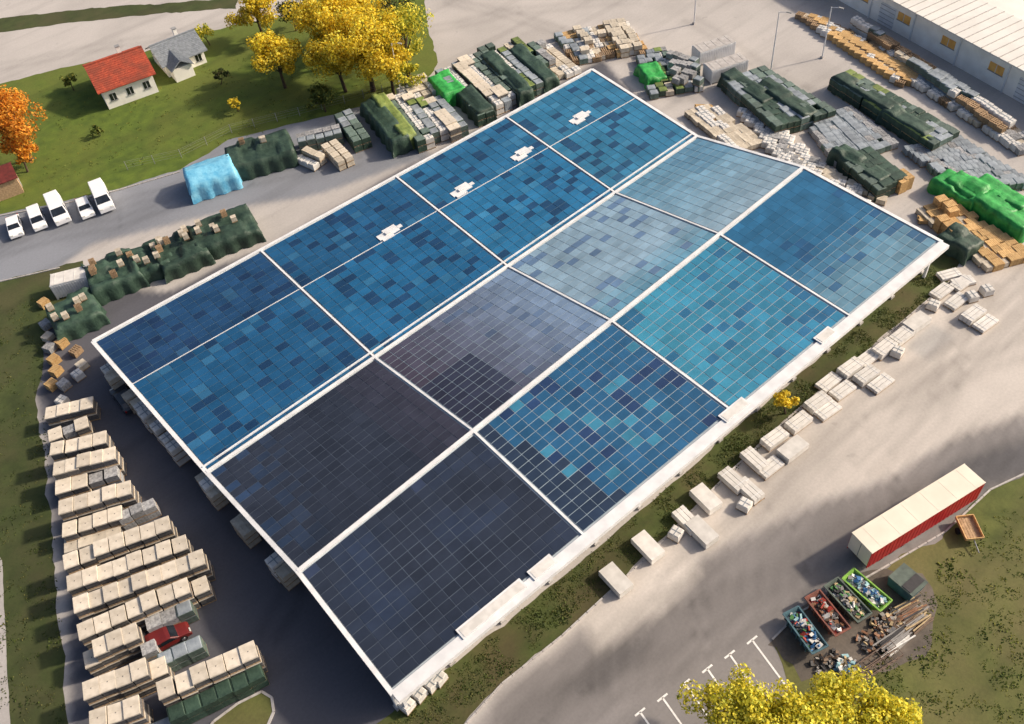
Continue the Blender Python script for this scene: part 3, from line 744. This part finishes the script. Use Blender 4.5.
house((181,62),(201,54),6.6,6.5,2.4,1.7,gtile,"small white house with grey multi pitched roof beside a lawn",True)
def shed(px,p2,L,W,H,rm_,label):
    c=G(*px); d=G(*p2)-c; ang=math.atan2(d.y,d.x); mb=MB(); mb.box((0,0,H/2),(L,W,H),wood)
    o=mb.obj('garden_shed'); o.location=(c.x,c.y,.01); o.rotation_euler=(0,0,ang); thing(o,label,"shed")
    mb=MB()
    for s in (-1,1):
        a=[(-L/2-.3,0,H+1.2),(L/2+.3,0,H+1.2),(L/2+.3,s*(W/2+.3),H),(-L/2-.3,s*(W/2+.3),H)]
        mb.hexa(a,[(p[0],p[1],p[2]+.1) for p in a],rm_)
    child(mb.obj('roof'),o); mb=MB(); mb.box((L/2+.03,0,1),(.05,1,2),wallm); child(mb.obj('door'),o)
mt=mat('dark_red_roof',(110,44,40),(84,34,32),2,.9)
shed((4,192),(20,186),5,4,2.6,mt,"small timber shed with dark red roof by the lawn")
# ------------------------------------------------------------------ warehouse top right
def whouse():
    H=4.6; a=G(838,0); b=G(1044,116); a=a+(a-b)*.5; b2=b+(b-a)*.3; d=(b2-a); L=d.length; ang=math.atan2(d.y,d.x); W=17; rise=.35
    e=bpy.data.objects.new('long_warehouse',None); sc.collection.objects.link(e); e.location=(a.x,a.y,0.01); e.rotation_euler=(0,0,ang)
    thing(e,"long white warehouse with pale low roof and orange windows","warehouse")
    side=1 if (Matrix.Rotation(ang,3,'Z')@Vector((0,1,0))).dot(Vector((a.x-CX,a.y-CY,0)))>0 else -1
    mb=MB(); mb.box((L/2,side*W/2,H/2),(L,W,H),plaster); child(mb.obj('wall'),e)
    mb=MB()
    for s0,s1,z0,z1 in ((-.8,W/2,H+.02,H+rise),(W/2,W+.8,H+rise,H+.02)):
        p=[(-.6,side*s0,z0),(L+.6,side*s0,z0),(L+.6,side*s1,z1),(-.6,side*s1,z1)]
        if side<0: p=p[::-1]
        mb.hexa(p,[(q[0],q[1],q[2]+.2) for q in p],wroof)
    n=int(L/1.5)
    for i in range(n):
        x=(i+.5)*L/n
        p=[(x-.05,side*-.8,H+.22),(x+.05,side*-.8,H+.22),(x+.05,side*W/2,H+rise+.2),(x-.05,side*W/2,H+rise+.2)]
        if side<0: p=p[::-1]
        mb.hexa(p,[(q[0],q[1],q[2]+.08) for q in p],kerb_m)
    child(mb.obj('roof'),e)
    n=int(L/8)
    for i in range(n):
        x=(i+.5)*L/n; mb=MB()
        if i%3==0:
            mb.box((x,-side*.05,1.7),(3,.1,3.3),steel)
            for k in range(5): mb.box((x,-side*.12,.5+k*.65),(3,.04,.06),wallm)
            child(mb.obj('door'),e)
        mb=MB(); mb.box((x+3.2,-side*.04,2.7),(2.4,.08,1.2),orange); w_=child(mb.obj('window'),e)
        mb=MB(); mb.box((x+3.2,-side*.09,2.05),(2.6,.1,.1),wallm); mb.box((x+3.2,-side*.09,2.7),(.08,.06,1.2),steel); child(mb.obj('frame'),w_)
        mb=MB(); mb.box((x-3.4,-side*.1,2.2),(.2,.2,4.4),steel); child(mb.obj('downpipe'),e)
whouse()
# ------------------------------------------------------------------ vehicles
def extr(mb,prof,W,m,top=.86):
    zs=[p[1] for p in prof]; z0,z1=min(zs),max(zs)
    def hw(z):
        t=max(0,(z-(z0+(z1-z0)*.5))/((z1-z0)*.5)); return W/2*(1-(1-top)*t)
    n=len(prof); k=len(mb.v)
    for s in (-1,1):
        for x,z in prof: mb.v.append((x,s*hw(z),z))
    mi=mb.mi(m)
    mb.f.append(tuple(k+i for i in range(n)));mb.m.append(mi);mb.cols.append(None)
    mb.f.append(tuple(k+n+n-1-i for i in range(n)));mb.m.append(mi);mb.cols.append(None)
    for i in range(n):
        j=(i+1)%n; mb.f.append((k+j,k+i,k+n+i,k+n+j)); mb.m.append(mi);mb.cols.append(None)
    return hw
def vehicle(px,p2,typ,paint,label,cat,name,group=None):
    c=G(*px); d=G(*p2)-c; ang=math.atan2(d.y,d.x)
    if typ=='van': L,W,H=5.6,2.05,2.4; prof=[(-2.8,.35),(-2.8,1.2),(-2.7,2.3),(-2.5,2.4),(1.2,2.4),(1.5,2.3),(2.2,1.4),(2.7,1.15),(2.8,.9),(2.8,.35)]
    elif typ=='small': L,W,H=4.3,1.8,1.85; prof=[(-2.15,.3),(-2.15,1.0),(-2.05,1.75),(-1.8,1.85),(.5,1.82),(.75,1.7),(1.4,1.1),(2.0,.95),(2.15,.7),(2.15,.3)]
    else: L,W,H=4.4,1.8,1.48; prof=[(-2.2,.3),(-2.2,.9),(-1.95,1.0),(-1.45,1.42),(-1.1,1.48),(.2,1.48),(.5,1.42),(1.15,1.0),(2.0,.85),(2.2,.65),(2.2,.3)]
    e=bpy.data.objects.new(name,None); sc.collection.objects.link(e); e.location=(c.x,c.y,.01); e.rotation_euler=(0,0,ang); thing(e,label,cat,group)
    mb=MB(); hw=extr(mb,prof,W,paint); child(mb.obj('body',bevel=.06),e)
    if typ=='van': w0,w1=(1.55,2.25),(2.15,1.46)
    elif typ=='small': w0,w1=(.8,1.67),(1.36,1.14)
    else: w0,w1=(.54,1.4),(1.1,1.03)
    nx,nz=(w0[1]-w1[1]),(w1[0]-w0[0]); l=math.hypot(nx,nz); nx/=l;nz/=l; o_=.03
    mb=MB(); y0,y1=hw(w0[1])-.12,hw(w1[1])-.1
    mb.hexa([(w0[0],-y0,w0[1]),(w1[0],-y1,w1[1]),(w1[0],y1,w1[1]),(w0[0],y0,w0[1])],[(w0[0]+nx*o_,-y0,w0[1]+nz*o_),(w1[0]+nx*o_,-y1,w1[1]+nz*o_),(w1[0]+nx*o_,y1,w1[1]+nz*o_),(w0[0]+nx*o_,y0,w0[1]+nz*o_)],glass)
    child(mb.obj('windscreen'),e)
    zt,zb=(2.15,1.4) if typ=='van' else ((1.65,1.12) if typ=='small' else (1.38,1.0))
    if typ=='van': spans=[(.6,1.45,1.9)]
    elif typ=='small': spans=[(-.1,.62,1.15),(-1.2,-.2,-.2)]
    else: spans=[(-.45,.42,.98),(-1.35,-.55,-.55)]
    for s in (-1,1):
        for x0,x1,x2 in spans:
            mb=MB(); a=[(x0,s*(hw(zb)+.0),zb),(x2,s*hw(zb),zb),(x1,s*hw(zt),zt),(x0,s*hw(zt),zt)]
            mb.hexa(a,[(p[0],p[1]+s*.02,p[2]) for p in a],glass); child(mb.obj('side_window'),e)
    if typ!='van':
        mb=MB()
        if typ=='car': a=[(-1.9,-.7,1.06),(-1.9,.7,1.06),(-1.5,.62,1.4),(-1.5,-.62,1.4)]; mb.hexa(a,[(p[0]-.03,p[1],p[2]+.03) for p in a],glass)
        else: mb.box((-2.12,0,1.4),(.05,1.3,.5),glass)
        child(mb.obj('rear_window'),e)
    for s in (-1,1):
        mb=MB(); mb.box((L/2-.03,s*(W/2-.3),.75 if typ!='van' else .95),(.1,.38,.18),lampm); child(mb.obj('headlight'),e)
        mb=MB(); mb.box((-L/2,s*(W/2-.15),.85),(.08,.16,.3),redlm); child(mb.obj('tail_light'),e)
        for x in (-L*.3,L*.31):
            mb=MB(); r=.36; mb.cyl((x,s*(W/2-.2),r),(x,s*(W/2+.03),r),r,r,black,18); t=child(mb.obj('wheel'),e)
            mb=MB(); mb.cyl((x,s*(W/2+.02),r),(x,s*(W/2+.05),r),.2,.18,silver,12); child(mb.obj('rim'),t)
    return e
gp='white vehicles parked by the service road'
vehicle((17,230),(20,243),'car',carw,"white hatchback car parked nose out by the kerb","car",'parked_car',gp)
vehicle((40,223),(45,237),'small',carw,"small white delivery van parked by the kerb","van",'parked_van',gp)
vehicle((61,215),(69,233),'van',carw,"large white panel van parked by the kerb","van",'parked_van',gp)
vehicle((87,211),(92,223),'car',carw,"white estate car parked beside panel van","car",'parked_car',gp)
vehicle((105,203),(112,219),'van',carw,"white panel van parked at row end","van",'parked_van',gp)
vehicle((127,402),(118,390),'car',cardk,"dark car parked under the shed roof edge","car",'parked_car')
vehicle((168,641),(182,633),'car',cared,"red car parked between stone pallets","car",'parked_car')
def trailer():
    H=3.3; a=G(862,543,H); b=G(975,473,H); c=(a+b)/2; d=b-a; ang=math.atan2(d.y,d.x); L=d.length; W=2.45
    e=bpy.data.objects.new('semi_trailer',None); sc.collection.objects.link(e); e.location=(c.x,c.y,.01); e.rotation_euler=(0,0,ang); thing(e,"red curtain sided semi trailer with cream roof on road","trailer")
    mb=MB(); mb.box((0,0,.95),(L-.2,W-.4,.2),wallm); 
    for s in (-.4,.4): mb.box((0,s,.72),(L-1,.12,.28),wallm)
    child(mb.obj('chassis'),e)
    for s in (-1,1):
        mb=MB(); n=int(L/.25)
        for i in range(n): 
            x=(i+.5)/n*(L-.1)-(L-.1)/2; mb.box((x,s*(W/2-.03+.02*(i%2)),1.88),((L-.1)/n,.05,2.6),redt)
        child(mb.obj('side_curtain'),e)
    mb=MB(); mb.box((0,0,H-.07),(L,W,.14),creamt)
    for i in range(6): mb.box(((i+.5)/6*L-L/2,0,H+.003),(.05,W-.2,.015),creamt)
    for s in (-1,1): mb.box((0,s*(W/2-.02),H-.03),(L+.04,.08,.09),creamt)
    child(mb.obj('roof'),e)
    for s in (-1,1):
        mb=MB(); mb.box((s*(L/2-.04),0,2.1),(.1,W-.12,2.2),creamt); mb.box((s*(L/2+.02),0,2.1),(.04,.06,2.1),wallm); child(mb.obj('end_panel'),e)
    for x in (-L/2+2.0,-L/2+3.3,-L/2+4.6):
        for s in (-1,1):
            mb=MB(); mb.cyl((x,s*.8,.5),(x,s*1.1,.5),.5,.5,black,20); t=child(mb.obj('wheel'),e); mb=MB(); mb.cyl((x,s*1.09,.5),(x,s*1.13,.5),.28,.24,silver,12); child(mb.obj('rim'),t)
    for s in (-1,1):
        mb=MB(); mb.box((L/2-3,s*.8,.5),(.15,.15,1.0),wallm); mb.box((L/2-3,s*.8,.05),(.35,.3,.1),wallm); child(mb.obj('landing_leg'),e)
trailer()
def cart():
    c=G(967,532); d=G(973,545)-c; ang=math.atan2(d.y,d.x); mb=MB(); 
    for i in range(6): mb.box((0,(i-2.5)*.26,.62),(2.4,.23,.06),wood)
    for s in (-1,1): mb.box((0,s*.8,.8),(2.4,.06,.3),ywood); mb.box((s*1.2,0,.8),(.06,1.6,.3),ywood)
    o=mb.obj('timber_trailer'); o.location=(c.x,c.y,.02); o.rotation_euler=(0,0,ang); thing(o,"small timber flatbed trailer on rough grass","trailer")
    for s in (-1,1): mb=MB(); mb.cyl((0,s*.85,.32),(0,s*1.05,.32),.32,.32,black,14); child(mb.obj('wheel'),o)
    mb=MB(); mb.cyl((1.2,0,.55),(2.4,0,.4),.06,.05,wallm,6); child(mb.obj('drawbar'),o)
cart()
SC={n_:mat('scrap_%s'%n_,c,None,3,.7) for n_,c in (('white',(225,222,216)),('blue',(60,110,160)),('red',(160,56,44)),('green',(70,120,66)),('rust',(136,96,70)),('dark',(60,58,60)),('cyan',(140,176,182)),('sand',(190,166,126)),('grey',(150,146,142)),('brown',(116,96,80)))}
def junk(mb,L,W,z,n,hmax,r,cols):
    for i in range(n):
        x,y=r.uniform(-.5,.5)*L,r.uniform(-.5,.5)*W; e=Matrix.Rotation(r.uniform(0,6.3),3,'Z')@Matrix.Rotation(r.uniform(-.5,.5),3,'X')@Matrix.Rotation(r.uniform(-.4,.4),3,'Y')
        hh=hmax*(1-((x/L*2)**2+(y/W*2)**2)*.4)*r.random(); s_=(r.uniform(.12,.6),r.uniform(.1,.4),r.uniform(.04,.22))
        mb.box((x,y,z+max(.1,hh)),s_,SC[r.choice(cols)],M=e)
def skip(px,p2,m,label,seed,cols):
    c=G(*px); d=G(*p2)-c; ang=math.atan2(d.y,d.x); H=1.2
    mb=MB()
    def ring(x,y,z): return [(-x,-y,z),(x,-y,z),(x,y,z),(-x,y,z)]
    o0,o1=ring(1.3,.62,.12),ring(2.0,.76,H); i0,i1=ring(1.22,.55,.2),ring(1.9,.68,H)
    k=len(mb.v); mb.v+=o0+o1+i0+i1; mi=mb.mi(m)
    for f in [(3,2,1,0)]+[(i,(i+1)%4,4+(i+1)%4,4+i) for i in range(4)]+[(4+i,4+(i+1)%4,12+(i+1)%4,12+i) for i in range(4)]+[(8+(i+1)%4,8+i,12+i,12+(i+1)%4) for i in range(4)]+[(8,9,10,11)]:
        mb.f.append(tuple(k+q for q in f)); mb.m.append(mi); mb.cols.append(None)
    for s in (-1,1):
        mb.box((0,s*.79,H),(4.1,.12,.1),m); mb.box((s*2.02,0,H+.003),(.12,1.46,.1),m)
        for i in range(5): mb.box((-1.3+i*.65,s*.76,.7),(.1,.12,.9),m)
    o=mb.obj('waste_skip'); o.location=(c.x,c.y,.03); o.rotation_euler=(0,0,ang); thing(o,label,"skip",'waste skips on the dirt patch')
    r=random.Random(seed); mb=MB(); junk(mb,3.4,1.15,.7,170,.75,r,cols); h_=mb.obj('scrap'); h_.location=o.location; h_.rotation_euler=o.rotation_euler
    thing(h_,"mixed scrap heaped inside an open waste skip","scrap",kind='stuff')
skg=mat('skip_green',(140,186,76),(112,158,62),1.5,.6); skb=mat('skip_rust',(140,84,70),(108,70,60),1.5,.8); skd=mat('skip_blue',(74,108,118),(60,88,98),1.5,.7); skk=mat('skip_grey',(96,108,98),(76,86,80),1.5,.7)
skip((864,596),(878,608),skg,"light green open skip full of white scrap",1,['white','white','cyan','grey','blue'])
skip((845,606),(858,620),skk,"dark green open skip full of pale scrap",2,['white','green','grey','dark','sand'])
skip((825,619),(837,634),skb,"rusty open skip full of scrap metal",3,['red','rust','brown','dark','white','grey'])
skip((803,636),(814,651),skd,"blue open skip full of mixed rubbish",4,['cyan','blue','green','white','dark','red'])
def pile(px,p2,n,L,W,h,seed,label,cols,bundle=True):
    c=G(*px); d=G(*p2)-c; r=random.Random(seed); mb=MB()
    if not bundle: junk(mb,L,W,.05,n,h,r,cols)
    else:
        k=0; z=.08
        while k<n:
            m_=int(W/.16)
            for i in range(m_):
                if r.random()<.2: continue
                y=(i+.5)/m_*W-W/2; l_=L*r.uniform(.65,1); mb.box((r.uniform(-.15,.15)*L,y*(1-z*.35),z+r.uniform(-.02,.02)),(l_,.12,.1),SC[r.choice(cols)],r.gauss(0,.05)); k+=1
            z+=.13
            if z>h: break
    o=mb.obj('scrap_pile'); o.location=(c.x,c.y,.03); o.rotation_euler=(0,0,math.atan2(d.y,d.x)); thing(o,label,"scrap pile",kind='stuff')
BR=['brown','grey','rust','grey','sand','dark']
pile((906,612),(926,600),90,3.2,1.6,.6,11,"grey brown bundle of timber beams and steel bars",BR); pile((914,626),(934,610),90,3.0,1.4,.6,21,"grey brown bundle of timber beams and steel bars",['grey','brown','grey','sand'])
pile((888,624),(905,616),130,2.6,1.8,.5,12,"loose heap of broken timber and scrap",BR,False)
pile((894,642),(916,626),90,3.4,1.5,.6,15,"grey steel bars bundled on the ground",['grey','grey','white','dark'])
pile((872,640),(890,630),80,2.4,1.6,.4,22,"loose heap of broken timber and scrap",BR,False)
pile((846,668),(850,660),70,1.6,1.6,.6,14,"small heap of pale rubble and scrap",['white','cyan','blue','sand'],False)
pile((826,662),(840,655),50,2.4,1.,.3,16,"loose heap of broken timber and scrap",['brown','dark','grey'],False)
def bin_(px,p2):
    c=G(*px); d=G(*p2)-c; mb=MB(); mb.box((0,0,.8),(2.2,1.9,1.3),skd,taper=-.12); mb.box((0,0,1.5),(2.5,2.1,.12),skk)
    mb.box((.5,0,1.58),(.9,1.9,.06),SC['dark']); o=mb.obj('dark_container'); o.location=(c.x,c.y,.03); o.rotation_euler=(0,0,math.atan2(d.y,d.x)); thing(o,"dark lidded waste container next to the skips","container")
bin_((904,588),(916,598))
def lattice(px,p2,n):
    c=G(*px); d=G(*p2)-c; ang=math.atan2(d.y,d.x)
    for k in range(n):
        mb=MB(); L=4.5; 
        for y in (-.3,.3):
            for z in (.1,.5): mb.cyl((-L/2,y,z),(L/2,y,z),.045,.045,rust,6)
        for i in range(9):
            x=-L/2+i*L/8; mb.cyl((x,-.3,.5),(x,.3,.5),.03,.03,rust,5); mb.cyl((x,-.3,.1),(x,-.3,.5),.03,.03,rust,5); mb.cyl((x,.3,.1),(x,.3,.5),.03,.03,rust,5)
        o=mb.obj('steel_truss'); q=c+Vector((-math.sin(ang),math.cos(ang),0))*(k-n/2)*.75; o.location=(q.x,q.y,.05); o.rotation_euler=(0,0,ang+.03*(k-1)); thing(o,"rusty steel lattice truss lying on the ground","steel truss",'steel trusses by the scrap')
lattice((872,660),(892,646),2)
def lamp(base_px,H,armdir):
    c=G(*base_px); d=G(base_px[0]+armdir[0],base_px[1]+armdir[1])-c; d.normalize(); mb=MB(); mb.cyl((0,0,0),(0,0,H),.11,.07,steel,10); mb.box((0,0,.15),(.4,.4,.3),kerb_m)
    o=mb.obj('street_lamp'); o.location=(c.x,c.y,.01); thing(o,"tall pale steel street lamp in the yard","street lamp")
    mb=MB(); mb.cyl((0,0,H-.05),tuple(d*1.2+Vector((0,0,H+.2))),.05,.04,steel,8); child(mb.obj('arm'),o)
    mb=MB(); q=d*1.4; mb.box((q.x,q.y,H+.22),(.7,.25,.12),wallm,math.atan2(d.y,d.x)); child(mb.obj('lamp_head'),o)
lamp((770,76),10,(20,5)); lamp((694,24),9,(14,0)); lamp((822,58),8,(14,4)); lamp((402,98),9,(10,2))
def fence(pts,label):
    W=[G(*p) for p in pts]; e=bpy.data.objects.new('wire_fence',None); sc.collection.objects.link(e); e.location=W[0]; thing(e,label,"fence")
    mb=MB()
    for a,b in zip(W,W[1:]):
        n=max(1,int((b-a).length/3))
        for i in range(n):
            p=a.lerp(b,i/n)-W[0]; q=a.lerp(b,(i+1)/n)-W[0]
            pb=MB(); pb.cyl((p.x,p.y,0),(p.x,p.y,1.5),.04,.04,wallm,6); child(pb.obj('post'),e)
            for z in (.4,.8,1.2,1.45): mb.cyl((p.x,p.y,z),(q.x,q.y,z),.01,.01,wallm,3)
    child(mb.obj('wire'),e)
fence([(128,170),(182,158),(232,133),(300,116),(345,104),(420,82)],"low wire fence with slim posts along the lawn")
# ------------------------------------------------------------------ trees
leaf=tintmat('leaves',.7); n=leaf.node_tree; b=n.nodes['Principled BSDF']; at=[x for x in n.nodes if x.type=='ATTRIBUTE'][0]
tr=n.nodes.new('ShaderNodeBsdfTranslucent'); n.links.new(at.outputs['Color'],tr.inputs['Color']); mx=n.nodes.new('ShaderNodeMixShader'); mx.inputs[0].default_value=.4
n.links.new(b.outputs[0],mx.inputs[1]); n.links.new(tr.outputs[0],mx.inputs[2]); n.links.new(mx.outputs[0],n.nodes['Material Output'].inputs[0])
PALS={'yellow':[(248,222,62),(238,206,52),(250,232,98),(220,190,54),(180,166,58)],'orange':[(236,162,50),(220,140,46),(246,186,74),(180,122,48)],'mix':[(226,212,70),(204,198,66),(168,172,62),(240,222,88),(128,142,54)],
 'lemon':[(238,220,70),(222,208,66),(196,192,66),(244,230,96),(158,160,58)],
 'green':[(92,106,46),(74,90,38),(114,124,58),(128,128,56)],'dark':[(60,72,38),(48,60,32),(76,86,42),(100,92,54)],
 'strip':[(88,100,46),(72,86,38),(104,104,56),(62,74,36)]}
def tree(px,R,H,pal,seed,label,n=2600,name='broadleaf_tree',sz=.45,full=0):
    r=random.Random(seed)
    c=G(*px,H*.6)
    tk=MB(); th=H*.42; top=Vector((r.uniform(-.4,.4),r.uniform(-.4,.4),th))
    tk.cyl((0,0,0),top,.035*H,.022*H,bark,8)
    cl=[]; nl=9 if R>2 else 5
    for i in range(nl):
        a=i*2.4+r.random(); el=r.uniform(.15,1.2); d=Vector((math.cos(a)*math.cos(el),math.sin(a)*math.cos(el),math.sin(el)))
        e=top+Vector((d.x*R*.75,d.y*R*.75,d.z*(H-th)*.8)); tk.cyl(top*(r.uniform(.75,1)),e,.013*H,.004*H,bark,5)
        for s in range(2):
            e2=e+Vector((r.uniform(-1,1),r.uniform(-1,1),r.uniform(-.2,.8)))*R*.35; tk.cyl(top.lerp(e,.6),e2,.006*H,.002*H,bark,4); cl.append((e2,R*r.uniform(.22,.38)))
        cl.append((e,R*r.uniform(.28,.42)))
    for i in range(nl+full): 
        a=r.uniform(0,6.3); q=r.uniform(0,.8)*R; cl.append((Vector((math.cos(a)*q,math.sin(a)*q,r.uniform(.45,.93)*H)),R*r.uniform(.2,.36)))
    lv=MB(); P=[lin(x) for x in PALS[pal]]
    for i in range(n):
        cc,cr=r.choice(cl); d=Vector((r.gauss(0,1),r.gauss(0,1),r.gauss(0,.85))).normalized()*cr*(r.random()**.35)
        p=cc+d; nrm=(d.normalized()+Vector((r.uniform(-1,1),r.uniform(-1,1),r.uniform(-.6,1)))*.9).normalized()
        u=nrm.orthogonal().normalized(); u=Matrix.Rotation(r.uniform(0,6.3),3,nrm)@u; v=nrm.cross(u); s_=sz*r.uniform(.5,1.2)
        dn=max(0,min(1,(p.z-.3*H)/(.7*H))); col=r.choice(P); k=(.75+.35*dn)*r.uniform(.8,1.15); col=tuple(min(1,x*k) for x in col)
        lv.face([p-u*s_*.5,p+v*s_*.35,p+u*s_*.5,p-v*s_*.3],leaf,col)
    e=bpy.data.objects.new(name,None); sc.collection.objects.link(e); e.location=(c.x,c.y,0); thing(e,label,"tree" if name!='bush' else "bush")
    child(tk.obj('trunk'),e); child(lv.obj('crown'),e)
YT="tall yellow autumn tree standing on the lawn"
tree((10,122),5,11,'orange',1,"orange autumn tree beside the lawn",8500,full=8)
tree((18,155),2.4,5,'orange',2,"small orange autumn tree beside the lawn",1600)
tree((256,12),3.6,8,'yellow',3,YT,6500,full=8); tree((277,60),4.3,8,'yellow',4,YT,9500,full=10); tree((292,14),2.4,5,'dark',5,"dark green shrub on the lawn",1300)
tree((328,24),5.4,12,'yellow',6,YT,14000,full=12); tree((364,48),6,12,'yellow',7,YT,18000,full=14); tree((338,60),4.4,9,'yellow',8,YT,9500,full=8); tree((402,40),4.8,12,'mix',9,"half bare yellow green tree by the yard",4600,full=4); tree((352,4),4.8,11,'yellow',10,YT,10000,full=8); tree((388,66),3.4,8,'yellow',30,YT,5500,full=6)
tree((322,98),2.2,4,'green',11,"rounded green bush by the fence",1600,'bush'); tree((405,76),2.4,5,'mix',12,"yellow green bush by the fence",1700,'bush'); tree((398,18),3.6,10,'dark',16,"dark half bare tree behind yellow trees",1400)
tree((236,104),1.1,2.2,'yellow',13,"small yellow bush on the lawn",350,'bush'); tree((98,130),.9,1.6,'green',14,"small green bush on the lawn",250,'bush'); tree((218,76),1.2,2.5,'dark',15,"dark shrub beside the grey house",350,'bush')
tree((70,82),1.4,2.6,'green',17,"green shrub near the red roofed house",450,'bush'); tree((206,34),1.8,3.4,'mix',18,"yellow green shrub at the lawn edge",600,'bush')
YC="yellow autumn tree at the car park edge"
tree((744,724),3.7,7,'lemon',21,YC,11000,sz=.34,full=6); tree((796,736),4.0,7,'lemon',22,YC,12000,sz=.34,full=8); tree((844,724),3.7,7,'lemon',23,YC,11000,sz=.34,full=6); tree((888,742),3.2,6.5,'lemon',24,YC,8000,sz=.34,full=6)
tree((788,402),1.3,3.2,'yellow',25,"small yellow autumn shrub in planting strip",1100,'bush',.3)
def tuft(name,quad,n,pal,seed,smin,smax,label,cat):
    r=random.Random(seed); P=[lin(x) for x in PALS[pal]]; C=[G(*q) for q in quad]; mb=MB()
    for i in range(n):
        q=BL(C[0],C[1],C[2],C[3],r.random(),r.random()); col=r.choice(P); cl=noise.noise(Vector((q.x*.4,q.y*.4,seed)))
        if cl<-.15: continue
        s_=r.uniform(smin,smax)*(1+cl); 
        for k in range(5):
            d=Vector((r.uniform(-1,1),r.uniform(-1,1),0))*s_*1.3; p=q+d+Vector((0,0,r.uniform(.02,.4)*s_)); u=Vector((r.uniform(-1,1),r.uniform(-1,1),r.uniform(-.5,.5))).normalized(); v=u.orthogonal()
            kk=r.uniform(.8,1.2); mb.face([p-u*s_*.4,p+v*s_*.3,p+u*s_*.4,p-v*s_*.3],leaf,tuple(x*kk for x in col))
    o=mb.obj(name); thing(o,label,cat,kind='stuff')
tuft('ground_cover',[(385,728),(952,250),(956,272),(440,735)],4200,'strip',3,.07,.19,"low green brown grass in the planting strip","ground cover")
tuft('rough_weeds',[(-40,300),(40,300),(66,740),(-40,740)],1600,'strip',5,.08,.2,"green brown weeds on the verge","weeds")
tuft('wild_plants',[(900,600),(1060,460),(1080,760),(840,740)],1800,'green',6,.08,.2,"wild grass and weeds on rough ground","weeds")
tuft('lawn_tufts',[(-20,100),(420,30),(400,95),(0,205)],1400,'green',7,.08,.2,"grass tufts on the lawn","grass")
print(CNT)
